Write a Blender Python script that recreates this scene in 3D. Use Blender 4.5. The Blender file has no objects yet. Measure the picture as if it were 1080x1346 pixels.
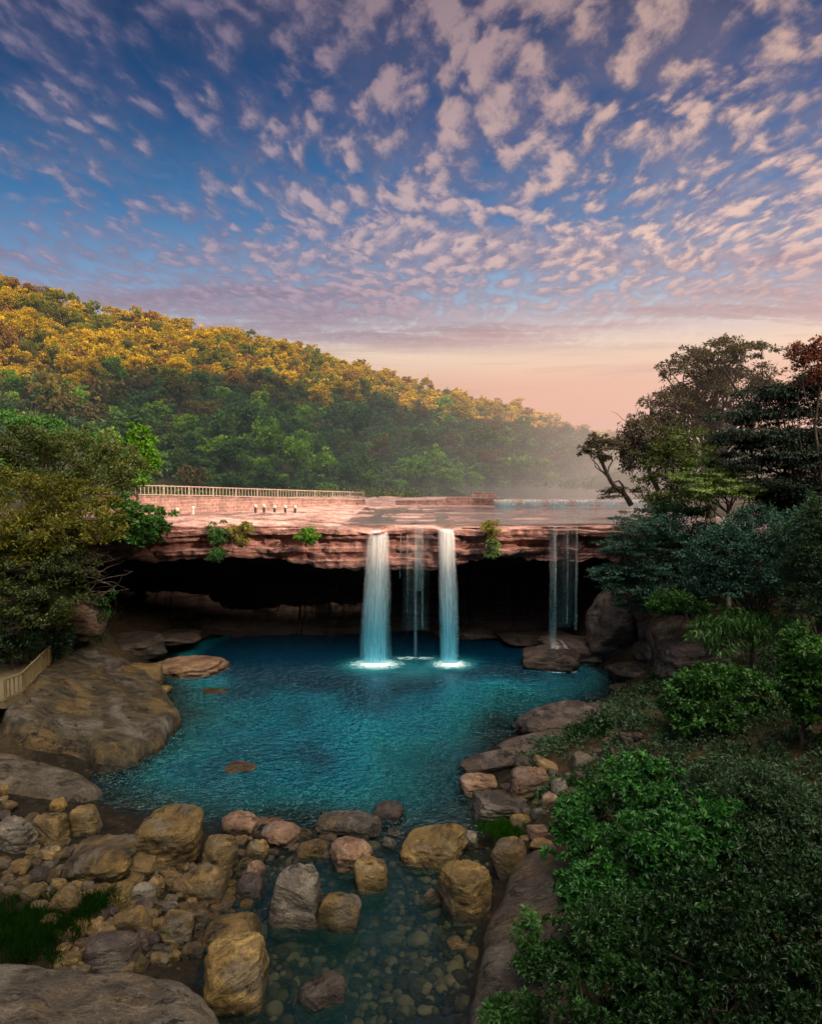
import bpy, math, random
import numpy as np
from mathutils import Vector, Matrix, noise as mnoise

SC = bpy.context.scene
COL = SC.collection
R = math.radians
PI = math.pi

# ------------------------------------------------------------------ camera
CAM_H = 12.5
FPX = 900.0                      # focal length in pixels of the 1080 px wide photograph
PITCH = math.atan(53.0 / FPX)
cam_d = bpy.data.cameras.new('camera')
cam = bpy.data.objects.new('camera', cam_d)
COL.objects.link(cam)
cam.location = (0, 0, CAM_H)
cam.rotation_euler = (R(90) - PITCH, 0, 0)
cam_d.sensor_fit = 'VERTICAL'
cam_d.sensor_height = 36.0
cam_d.lens = FPX / 1346.0 * 36.0
cam_d.clip_start = 0.2
cam_d.clip_end = 20000
SC.camera = cam

def P(px, py, Y):
    """where a pixel of the photograph lies at distance Y"""
    a = (px - 540.0) / FPX
    b = -(py - 673.0) / FPX
    d = np.array([a, math.cos(PITCH) + b * math.sin(PITCH), -math.sin(PITCH) + b * math.cos(PITCH)])
    d = d * (Y / d[1])
    return (float(d[0]), float(d[1]), float(d[2] + CAM_H))

def G(px, py, z=0.0):
    """where a pixel of the photograph meets the level z"""
    a = (px - 540.0) / FPX
    b = -(py - 673.0) / FPX
    d = np.array([a, math.cos(PITCH) + b * math.sin(PITCH), -math.sin(PITCH) + b * math.cos(PITCH)])
    t = (z - CAM_H) / d[2]
    return (float(d[0] * t), float(d[1] * t), z)

# ------------------------------------------------------------------ render settings
SC.render.engine = 'CYCLES'
SC.view_settings.view_transform = 'Standard'
SC.view_settings.look = 'None'
SC.view_settings.exposure = 0
SC.view_settings.gamma = 1
SC.cycles.use_denoising = True
SC.cycles.max_bounces = 6
SC.cycles.diffuse_bounces = 3
SC.cycles.glossy_bounces = 3
SC.cycles.transmission_bounces = 4
SC.cycles.transparent_max_bounces = 16
SC.cycles.volume_bounces = 1
SC.cycles.use_adaptive_sampling = True
SC.cycles.adaptive_threshold = 0.02
SC.cycles.volume_step_rate = 2.0
SC.cycles.volume_max_steps = 128
SC.cycles.sample_clamp_indirect = 4.0
SC.cycles.caustics_reflective = False
SC.cycles.caustics_refractive = False

# ------------------------------------------------------------------ numpy noise
def _hash(ix, iy, iz, seed):
    h = (ix.astype(np.int64) * 374761393 + iy.astype(np.int64) * 668265263 + iz.astype(np.int64) * 2147483647 + seed * 974711) & 0xFFFFFFFF
    h = ((h ^ (h >> 13)) * 1274126177) & 0xFFFFFFFF
    h = ((h ^ (h >> 16)) * 2246822519) & 0xFFFFFFFF
    h = h ^ (h >> 15)
    return (h & 0xFFFFFF).astype(np.float64) / float(0xFFFFFF)

def vnoise(x, y, z=0.0, seed=0):
    x, y, z = np.broadcast_arrays(np.asarray(x, float), np.asarray(y, float), np.asarray(z, float))
    x0, y0, z0 = np.floor(x), np.floor(y), np.floor(z)
    fx, fy, fz = x - x0, y - y0, z - z0
    fx = fx * fx * (3 - 2 * fx); fy = fy * fy * (3 - 2 * fy); fz = fz * fz * (3 - 2 * fz)
    x0 = x0.astype(np.int64); y0 = y0.astype(np.int64); z0 = z0.astype(np.int64)
    r = 0
    for dx in (0, 1):
        wx = fx if dx else 1 - fx
        for dy in (0, 1):
            wy = fy if dy else 1 - fy
            for dz in (0, 1):
                wz = fz if dz else 1 - fz
                r = r + wx * wy * wz * _hash(x0 + dx, y0 + dy, z0 + dz, seed)
    return r

def fbm(x, y, z=0.0, octv=4, seed=0, gain=0.5):
    x = np.asarray(x, float); y = np.asarray(y, float); z = np.asarray(z, float)
    s, a, t = 0, 1.0, 0.0
    f = 1.0
    for o in range(octv):
        s = s + a * vnoise(x * f + 17.3 * o, y * f + 5.1 * o, z * f + 9.7 * o, seed + o)
        t += a
        a *= gain
        f *= 2.03
    return s / t * 2 - 1              # about -1 .. 1

def sstep(a, b, x):
    t = np.clip((np.asarray(x, float) - a) / (b - a), 0, 1)
    return t * t * (3 - 2 * t)

# ------------------------------------------------------------------ mesh helpers
def np_mesh(name, verts, faces, attrs=None, smooth=True):
    """faces: (n,3) or (n,4) int array; attrs: {name: per-vertex float array}"""
    verts = np.asarray(verts, np.float32)
    faces = np.asarray(faces, np.int32)
    me = bpy.data.meshes.new(name)
    me.vertices.add(len(verts))
    me.vertices.foreach_set('co', verts.ravel())
    n, k = faces.shape
    me.loops.add(n * k)
    me.loops.foreach_set('vertex_index', faces.ravel())
    me.polygons.add(n)
    me.polygons.foreach_set('loop_start', np.arange(0, n * k, k, dtype=np.int32))
    me.polygons.foreach_set('use_smooth', np.full(n, bool(smooth)))
    me.update(calc_edges=True)
    for an, av in (attrs or {}).items():
        at = me.attributes.new(an, 'FLOAT', 'POINT')
        at.data.foreach_set('value', np.asarray(av, np.float32))
    return me

def grid_faces(nr, nc):
    i = np.arange(nr - 1)[:, None] * nc + np.arange(nc - 1)[None, :]
    return np.stack([i, i + 1, i + nc + 1, i + nc], -1).reshape(-1, 4)

def link(name, me, mat=None, parent=None, loc=None, kind=None):
    o = bpy.data.objects.new(name, me)
    COL.objects.link(o)
    if mat is not None:
        me.materials.clear()
        for m in (mat if isinstance(mat, (list, tuple)) else [mat]):
            me.materials.append(m)
    if parent is not None:
        o.parent = parent
    if loc is not None:
        o.location = loc
    if kind:
        o['kind'] = kind
    return o

def tag(o, label=None, cat=None, group=None, kind=None):
    if label: o['label'] = label
    if cat: o['category'] = cat
    if group: o['group'] = group
    if kind: o['kind'] = kind
    return o

def empty(name, loc=(0, 0, 0), label=None, cat=None, group=None, rz=0.0):
    o = bpy.data.objects.new(name, None)
    o.empty_display_size = 0.3
    COL.objects.link(o)
    o.location = loc
    o.rotation_euler = (0, 0, rz)
    return tag(o, label, cat, group)

def copy_tree(src, loc, rz=0.0, scale=1.0, label=None, group=None):
    c = src.copy(); COL.objects.link(c)
    c.location = loc; c.rotation_euler = (0, 0, rz); c.scale = (scale, scale, scale) if not isinstance(scale, tuple) else scale
    if label: c['label'] = label
    if group: c['group'] = group
    for ch in list(src.children):
        d = ch.copy(); COL.objects.link(d); d.parent = c
        for g in list(ch.children):
            e = g.copy(); COL.objects.link(e); e.parent = d
    return c

class MB:
    """collects boxes, bars and tubes into one mesh"""
    def __init__(self):
        self.v = []; self.f = []
    def box(self, x0, x1, y0, y1, z0, z1):
        n = len(self.v)
        self.v += [(x0, y0, z0), (x1, y0, z0), (x1, y1, z0), (x0, y1, z0), (x0, y0, z1), (x1, y0, z1), (x1, y1, z1), (x0, y1, z1)]
        self.f += [(n, n + 3, n + 2, n + 1), (n + 4, n + 5, n + 6, n + 7), (n, n + 1, n + 5, n + 4), (n + 1, n + 2, n + 6, n + 5), (n + 2, n + 3, n + 7, n + 6), (n + 3, n, n + 4, n + 7)]
    def bar(self, a, b, w, h):
        a = Vector(a); b = Vector(b); d = (b - a).normalized()
        up = Vector((0, 0, 1)) if abs(d.z) < 0.9 else Vector((0, 1, 0))
        s = d.cross(up).normalized() * (w / 2); u = s.cross(d).normalized() * (h / 2)
        n = len(self.v)
        for p in (a, b):
            for q in (-s - u, s - u, s + u, -s + u):
                self.v.append(tuple(p + q))
        self.f += [(n, n + 1, n + 2, n + 3), (n + 7, n + 6, n + 5, n + 4)]
        for k in range(4):
            j = (k + 1) % 4
            self.f.append((n + k, n + 4 + k, n + 4 + j, n + j))
    def tube(self, pts, radii, seg=7):
        pts = [Vector(p) for p in pts]
        n0 = len(self.v)
        ref = Vector((0.31, 0.17, 0.93))
        for i, p in enumerate(pts):
            d = (pts[min(i + 1, len(pts) - 1)] - pts[max(i - 1, 0)])
            if d.length < 1e-6: d = Vector((0, 0, 1))
            d.normalize()
            s = d.cross(ref)
            if s.length < 0.05: s = d.cross(Vector((1, 0, 0)))
            s.normalize(); u = s.cross(d)
            r = radii[i] if hasattr(radii, '__len__') else radii
            for k in range(seg):
                t = 2 * PI * k / seg
                self.v.append(tuple(p + s * (math.cos(t) * r) + u * (math.sin(t) * r)))
        for i in range(len(pts) - 1):
            for k in range(seg):
                j = (k + 1) % seg
                self.f.append((n0 + i * seg + k, n0 + i * seg + j, n0 + (i + 1) * seg + j, n0 + (i + 1) * seg + k))
    def mesh(self, name, smooth=False):
        return np_mesh(name, np.array(self.v), np.array(self.f), smooth=smooth)
    def build(self, name, mat, parent=None, loc=None, smooth=False):
        return link(name, self.mesh(name, smooth), mat, parent, loc)

# ------------------------------------------------------------------ node helpers
class NT:
    def __init__(self, tree):
        self.t = tree; self.n = tree.nodes; self.l = tree.links
    def new(self, typ, **kw):
        nd = self.n.new(typ)
        for k, v in kw.items():
            setattr(nd, k, v)
        return nd
    def put(self, sock, v):
        if v is None: return
        if isinstance(v, bpy.types.NodeSocket): self.l.new(v, sock)
        elif isinstance(v, bpy.types.Node): self.l.new(v.outputs[0], sock)
        else:
            if sock.type == 'RGBA' and len(v) == 3: v = (*v, 1)
            sock.default_value = v
    def m(self, op, a, b=None, c=None, clamp=False):
        nd = self.new('ShaderNodeMath', operation=op, use_clamp=clamp)
        self.put(nd.inputs[0], a); self.put(nd.inputs[1], b)
        if c is not None: self.put(nd.inputs[2], c)
        return nd.outputs[0]
    def vm(self, op, a, b=None):
        nd = self.new('ShaderNodeVectorMath', operation=op)
        self.put(nd.inputs[0], a); self.put(nd.inputs[1], b)
        return nd.outputs['Value'] if op in ('LENGTH', 'DOT_PRODUCT') else nd.outputs[0]
    def noise(self, vec, scale, detail=3, rough=0.5, dist=0.0, out=0):
        nd = self.new('ShaderNodeTexNoise')
        self.put(nd.inputs['Vector'], vec); self.put(nd.inputs['Scale'], scale)
        nd.inputs['Detail'].default_value = detail; nd.inputs['Roughness'].default_value = rough
        nd.inputs['Distortion'].default_value = dist
        return nd.outputs[out]
    def voro(self, vec, scale, feature='F1', rnd=1.0, smooth=0.5, out='Distance'):
        nd = self.new('ShaderNodeTexVoronoi', feature=feature)
        self.put(nd.inputs['Vector'], vec); self.put(nd.inputs['Scale'], scale)
        nd.inputs['Randomness'].default_value = rnd
        if feature == 'SMOOTH_F1': nd.inputs['Smoothness'].default_value = smooth
        return nd.outputs[out]
    def map(self, vec, scale=(1, 1, 1), loc=(0, 0, 0), rot=(0, 0, 0)):
        nd = self.new('ShaderNodeMapping')
        self.put(nd.inputs['Vector'], vec)
        nd.inputs['Scale'].default_value = scale; nd.inputs['Location'].default_value = loc; nd.inputs['Rotation'].default_value = rot
        return nd.outputs[0]
    def ramp(self, fac, stops, interp='LINEAR'):
        nd = self.new('ShaderNodeValToRGB')
        cr = nd.color_ramp; cr.interpolation = interp
        while len(cr.elements) < len(stops): cr.elements.new(0.5)
        for e, (p, c) in zip(cr.elements, stops):
            e.position = p
            e.color = (*c, 1) if hasattr(c, '__len__') else (c, c, c, 1)
        self.put(nd.inputs[0], fac)
        return nd.outputs[0]
    def mr(self, v, a, b, c=0.0, d=1.0, interp='LINEAR'):
        nd = self.new('ShaderNodeMapRange', interpolation_type=interp)
        nd.clamp = True
        self.put(nd.inputs['Value'], v)
        for k, q in zip(('From Min', 'From Max', 'To Min', 'To Max'), (a, b, c, d)): self.put(nd.inputs[k], q)
        return nd.outputs[0]
    def mix(self, fac, a, b, mode='MIX'):
        nd = self.new('ShaderNodeMix', data_type='RGBA', blend_type=mode)
        self.put(nd.inputs[0], fac); self.put(nd.inputs[6], a); self.put(nd.inputs[7], b)
        return nd.outputs[2]
    def attr(self, name, out='Fac'):
        return self.new('ShaderNodeAttribute', attribute_name=name).outputs[out]
    def sep(self, v):
        nd = self.new('ShaderNodeSeparateXYZ'); self.put(nd.inputs[0], v)
        return nd.outputs
    def comb(self, x=0.0, y=0.0, z=0.0):
        nd = self.new('ShaderNodeCombineXYZ')
        for s, v in zip(nd.inputs, (x, y, z)): self.put(s, v)
        return nd.outputs[0]
    def bump(self, h, strength=0.5, dist=0.1, normal=None):
        nd = self.new('ShaderNodeBump')
        self.put(nd.inputs['Height'], h); nd.inputs['Strength'].default_value = strength; nd.inputs['Distance'].default_value = dist
        self.put(nd.inputs['Normal'], normal)
        return nd.outputs[0]
    def mixs(self, fac, a, b):
        nd = self.new('ShaderNodeMixShader')
        self.put(nd.inputs[0], fac); self.l.new(a, nd.inputs[1]); self.l.new(b, nd.inputs[2])
        return nd.outputs[0]

def material(name):
    mt = bpy.data.materials.new(name); mt.use_nodes = True
    mt.node_tree.nodes.clear()
    n = NT(mt.node_tree)
    out = n.new('ShaderNodeOutputMaterial')
    return mt, n, out

def srgb(r, g, b):
    f = lambda c: (c / 255 / 12.92) if c / 255 <= 0.04045 else ((c / 255 + 0.055) / 1.055) ** 2.4
    return (f(r), f(g), f(b))

# ------------------------------------------------------------------ sun and sky
SUN_AZ = Vector((0.72, -0.69, 0)).normalized()     # towards the sun, seen from above
SUN_EL = R(20)
sun_dir = Vector((SUN_AZ.x * math.cos(SUN_EL), SUN_AZ.y * math.cos(SUN_EL), math.sin(SUN_EL)))
sl = bpy.data.lights.new('sun', 'SUN')
sl.energy = 5.0
sl.angle = R(0.6)
sl.color = (1.0, 0.74, 0.54)
so = bpy.data.objects.new('sun', sl); COL.objects.link(so)
so.rotation_euler = (-sun_dir).to_track_quat('-Z', 'Y').to_euler()
so.location = (40, -40, 60)

W = bpy.data.worlds.new('World'); SC.world = W; W.use_nodes = True
def build_sky():
    nt = NT(W.node_tree); nt.n.clear()
    out = nt.new('ShaderNodeOutputWorld'); bg = nt.new('ShaderNodeBackground')
    nt.l.new(bg.outputs[0], out.inputs[0])
    bg.inputs['Strength'].default_value = 0.1
    sky = nt.new('ShaderNodeTexSky', sky_type='NISHITA')
    sky.sun_disc = False
    sky.sun_elevation = SUN_EL
    sky.sun_rotation = math.atan2(SUN_AZ.x, SUN_AZ.y)
    sky.air_density = 1.4; sky.dust_density = 2.0
    tc = nt.new('ShaderNodeTexCoord')
    d = tc.outputs['Generated']
    x, y, z = nt.sep(d)
    zc = nt.m('MAXIMUM', z, 0.0)
    # clear air: rose at the horizon through pale blue to deep blue overhead
    warm = nt.ramp(zc, [(0.0, srgb(226, 152, 136)), (0.07, srgb(244, 176, 152)), (0.125, srgb(246, 190, 164)), (0.165, srgb(253, 222, 194)), (0.195, srgb(226, 212, 210)), (0.24, srgb(158, 186, 214)),
                        (0.33, srgb(68, 128, 182)), (0.44, srgb(32, 82, 138)), (0.58, srgb(20, 46, 84)), (1.0, srgb(30, 48, 86))])
    cool = nt.ramp(zc, [(0.0, srgb(186, 140, 140)), (0.12, srgb(190, 168, 172)), (0.19, srgb(150, 168, 196)), (0.25, srgb(108, 144, 190)),
                        (0.34, srgb(52, 108, 160)), (0.44, srgb(24, 66, 114)), (0.58, srgb(15, 36, 68)), (1.0, srgb(34, 50, 92))])
    side = nt.mr(nt.m('ADD', nt.m('MULTIPLY', x, 0.9), nt.m('MULTIPLY', y, 0.35)), -0.25, 0.32)     # 1 towards the glow at right
    base = nt.mix(side, cool, warm)
    base = nt.mix(0.03, base, nt.mix(1.0, sky.outputs[0], (0.1, 0.1, 0.1), 'MULTIPLY'))
    # cloud sheet: a plane overhead, so puffs shrink towards the horizon
    zz = nt.m('ADD', zc, 0.06)
    p = nt.comb(nt.m('DIVIDE', x, zz), nt.m('DIVIDE', y, zz), 0.0)
    w1 = nt.noise(p, 0.9, 3, 0.5, out=1)
    pw = nt.vm('ADD', p, nt.vm('MULTIPLY', nt.vm('SUBTRACT', w1, (0.5, 0.5, 0.5)), (0.35, 0.35, 0.0)))
    pr = nt.map(pw, (1.12, 0.60, 1), (0.3, 0.1, 0), (0, 0, R(-34)))
    puff = nt.voro(nt.vm('ADD', pr, nt.vm('MULTIPLY', nt.vm('SUBTRACT', nt.noise(pr, 7.0, 3, 0.6, out=1), (0.5, 0.5, 0.5)), (0.16, 0.16, 0.0))), 13.5, 'SMOOTH_F1', 1.0, 0.45)
    puff = nt.m('SUBTRACT', 0.72, puff)                                  # round little heaps
    fine = nt.noise(pr, 14.0, 6, 0.62)
    mid = nt.noise(pr, 5.2, 5, 0.6)
    cover = nt.noise(nt.map(p, (1, 0.8, 1), (4.1, 2.7, 0)), 0.85, 3, 0.5)
    streak = nt.noise(nt.map(pw, (0.35, 1.5, 1), (1.0, 5.0, 0), (0, 0, R(-14))), 1.15, 5, 0.6)
    dens = nt.m('ADD', nt.m('MULTIPLY', puff, 0.66), nt.m('MULTIPLY', fine, 0.60))
    dens = nt.m('ADD', dens, nt.m('MULTIPLY', mid, 0.40))
    dens = nt.m('ADD', dens, nt.m('MULTIPLY', nt.m('SUBTRACT', cover, 0.5), 0.70))
    dens = nt.m('ADD', dens, nt.m('MULTIPLY', nt.m('SUBTRACT', x, 0.0), 0.12))
    a1 = nt.mr(dens, 0.32, 0.90, interp='SMOOTHSTEP')
    a1 = nt.m('MULTIPLY', a1, nt.mr(zc, 0.16, 0.26, interp='SMOOTHSTEP'))
    veil = nt.m('MULTIPLY', nt.mr(nt.m('ADD', mid, nt.m('MULTIPLY', nt.m('SUBTRACT', cover, 0.5), 0.8)), 0.36, 0.66, interp='SMOOTHSTEP'), nt.mr(zc, 0.17, 0.28, interp='SMOOTHSTEP'))
    # long flat bands low over the horizon
    a2 = nt.mr(nt.m('ADD', streak, nt.m('MULTIPLY', nt.m('SUBTRACT', fine, 0.5), 0.3)), 0.44, 0.60, interp='SMOOTHSTEP')
    a2 = nt.m('MULTIPLY', a2, nt.mr(zc, 0.15, 0.20, interp='SMOOTHSTEP'))
    a2 = nt.m('MULTIPLY', a2, nt.mr(zc, 0.42, 0.26, interp='SMOOTHSTEP'))
    lit_r = nt.ramp(zc, [(0.0, srgb(200, 150, 150)), (0.2, srgb(196, 160, 165)), (0.3, srgb(240, 204, 190)), (0.45, srgb(214, 178, 166)), (0.6, srgb(164, 138, 140))])
    lit_l = nt.ramp(zc, [(0.0, srgb(180, 150, 160)), (0.25, srgb(168, 152, 176)), (0.36, srgb(164, 152, 172)), (0.5, srgb(122, 114, 142)), (0.6, srgb(100, 94, 124))])
    lit = nt.mix(nt.mr(nt.m('DIVIDE', x, nt.m('MAXIMUM', y, 0.05)), -0.35, 0.35), lit_l, lit_r)
    shade = nt.ramp(zc, [(0.0, srgb(150, 110, 125)), (0.2, srgb(150, 122, 136)), (0.3, srgb(116, 116, 150)), (0.45, srgb(74, 84, 124)), (0.6, srgb(54, 60, 96))])
    body = nt.mr(nt.m('ADD', dens, nt.m('MULTIPLY', nt.m('SUBTRACT', fine, 0.5), 0.8)), 0.50, 1.0, interp='SMOOTHSTEP')
    cl = nt.mix(body, shade, lit)
    c = nt.mix(nt.m('MULTIPLY', a2, 0.78), base, nt.mix(nt.mr(fine, 0.35, 0.7), shade, lit))
    a3 = nt.mr(nt.noise(nt.comb(nt.m('MULTIPLY', nt.m('DIVIDE', x, nt.m('MAXIMUM', y, 0.05)), 1.3), nt.m('MULTIPLY', zc, 26.0), 0.0), 1.6, 5, 0.62, 0.5), 0.50, 0.70, interp='SMOOTHSTEP')
    a3 = nt.m('MULTIPLY', a3, nt.m('MULTIPLY', nt.mr(zc, 0.03, 0.09, interp='SMOOTHSTEP'), nt.mr(zc, 0.24, 0.17, interp='SMOOTHSTEP')))
    c = nt.mix(nt.m('MULTIPLY', a3, 0.55), c, nt.mix(side, (0.30, 0.22, 0.28), (0.60, 0.34, 0.30)))
    c = nt.mix(nt.m('MULTIPLY', veil, 0.26), c, nt.mix(0.45, shade, lit))
    c = nt.mix(nt.m('MULTIPLY', a1, 0.92), c, cl)
    # added bright patch of unseen sky, overhead and behind the viewpoint, to light the foreground
    lobe = nt.m('ADD', nt.m('ADD', nt.m('MULTIPLY', x, 0.30), nt.m('MULTIPLY', y, -0.42)), nt.m('MULTIPLY', z, 0.855))
    c = nt.mix(nt.mr(nt.m('ADD', nt.m('MULTIPLY', z, 0.75), nt.m('MULTIPLY', y, -0.66)), 0.12, 0.6, interp='SMOOTHSTEP'), c, (0.40, 0.42, 0.50))
    c = nt.mix(nt.mr(lobe, 0.74, 0.97, interp='SMOOTHSTEP'), c, (7.2, 6.2, 4.8))
    # below the horizon: dim earth tone
    c = nt.mix(nt.mr(z, -0.02, 0.0), (0.05, 0.045, 0.04), c)
    nt.l.new(nt.mix(1.0, c, (10, 10, 10), 'MULTIPLY'), bg.inputs['Color'])
    W.cycles.sampling_method = 'MANUAL'
    W.cycles.sample_map_resolution = 512
build_sky()
# ------------------------------------------------------------------ the pool's outline (water level z = 0)
WATER = np.array([(-16.5, 50), (-17.0, 45), (-15.2, 40.5), (-13.6, 37), (-12.0, 34.5), (-12.4, 31), (-13.2, 28.5), (-12.8, 26), (-10.5, 24.6),
                  (-8.0, 23.8), (-6.3, 22.6), (-5.6, 21), (-5.9, 19), (-5.6, 17.4), (-4.9, 15.6), (-3.8, 13), (-3, 6), (0.8, 6), (1.25, 15), (1.9, 18.4),
                  (2.6, 22), (2.6, 25.6), (2.4, 28.6), (3.9, 30.8), (5.8, 33.4), (8.6, 35.5), (11.2, 37.8), (12.8, 41), (11.6, 45), (11.4, 48), (12, 53), (6, 56), (-6, 57), (-13, 55)])

def poly_sdf(px, py, poly):
    """signed distance to a polygon, negative inside"""
    px = np.asarray(px, float); py = np.asarray(py, float)
    d = np.full(px.shape, 1e18); ins = np.zeros(px.shape, bool)
    n = len(poly)
    for i in range(n):
        ax, ay = poly[i]; bx, by = poly[(i + 1) % n]
        ex, ey = bx - ax, by - ay
        wx, wy = px - ax, py - ay
        t = np.clip((wx * ex + wy * ey) / (ex * ex + ey * ey), 0, 1)
        d = np.minimum(d, (wx - ex * t) ** 2 + (wy - ey * t) ** 2)
        c = ((ay <= py) & (by > py)) | ((by <= py) & (ay > py))
        xi = ax + (py - ay) / np.where(abs(ey) < 1e-9, 1e-9, ey) * ex
        ins ^= c & (px < xi)
    d = np.sqrt(d)
    return np.where(ins, -d, d)

def edge_y(x):
    """front edge of the cliff top"""
    x = np.asarray(x, float)
    y = 44.9 + 0.035 * x + 0.35 * np.sin(x * 0.55 + 1.0)
    y = y - 5.5 * sstep(-14, -27, x) - 5.0 * sstep(12.5, 22, x)
    y = y + 0.8 * fbm(x * 0.33, 3.3, 0, 4, 11)
    return y

def ground_h(x, y):
    x = np.asarray(x, float); y = np.asarray(y, float)
    d = poly_sdf(x, y, WATER)
    nz = fbm(x * 0.16, y * 0.16, 0, 4, 3)
    n2 = fbm(x * 0.9, y * 0.9, 0, 4, 5)
    # bed
    deep = 0.12 + 0.33 * np.clip(-d, 0, 20) * sstep(21, 29, y) + 0.20 * np.clip(-d, 0, 3.2)
    deep = np.minimum(deep, 4.2) + 2.6 * sstep(37, 46, y) * sstep(0.3, 2.5, -d)
    deep = deep * (1 - 0.80 * np.exp(-((y - 23.0) / 1.7) ** 2) * sstep(-9, -6, x))
    bed = -deep - 0.06 * n2
    # banks
    dd = np.clip(d, 0, None)
    left_s = 0.10 + 0.22 * sstep(22, 34, y) + 0.25 * sstep(34, 42, y)
    right_s = 0.30 + 0.06 * sstep(18, 34, y) + 0.5 * sstep(36, 43, y)
    s = np.where(x < 0, left_s, right_s)
    lim = np.where(x < 0, 9.2, 9.4)
    land = lim * (1 - np.exp(-dd * s * 1.25 / lim)) + np.minimum(dd, 3) * 0.22 * nz + 0.10 * n2 * np.minimum(dd, 1)
    land = land + np.where(x < 0, 0.45 * sstep(13, 30, -x) * np.clip(-x - 13, 0, 40) * sstep(16, 30, y) * 0.35, 0)
    h = np.where(d < 0, bed, land)
    # ground behind the cliff
    e = edge_y(x)
    back = sstep(12.5, 15.5, y - e)
    plateau = 8.55 + 0.25 * nz
    h = h * (1 - back) + plateau * back
    # the earth lies low under the great slab and the platform on the left
    cap = 0.25 + 0.14 * np.clip(-x - 11.5, 0, 12) + 0.45 * sstep(-15.0, -17.5, x) * sstep(30, 33, y)
    mk = sstep(24.5, 26.5, y) * (1 - sstep(37.5, 40, y)) * sstep(-34, -28, x) * (1 - sstep(-11, -9, x))
    h = np.where(d > 0, h + (np.minimum(h, cap) - h) * mk, h)
    # right and left shoulder rising away from the pool
    h = h + 10 * sstep(20, 60, x) * sstep(20, 50, y) * (1 - sstep(90, 200, y))
    far = sstep(150, 500, np.hypot(x, y))
    h = h * (1 - far) + (7.0 + 6 * nz) * far
    return h

def axis(lo, hi, step, far, grow=1.22):
    a = list(np.arange(lo, hi + 1e-6, step))
    s = step; v = a[-1]
    while v < far: s *= grow; v += s; a.append(v)
    s = step; v = a[0]; b = []
    while v > -far: s *= grow; v -= s; b.append(v)
    return np.array(b[::-1] + a)

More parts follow.
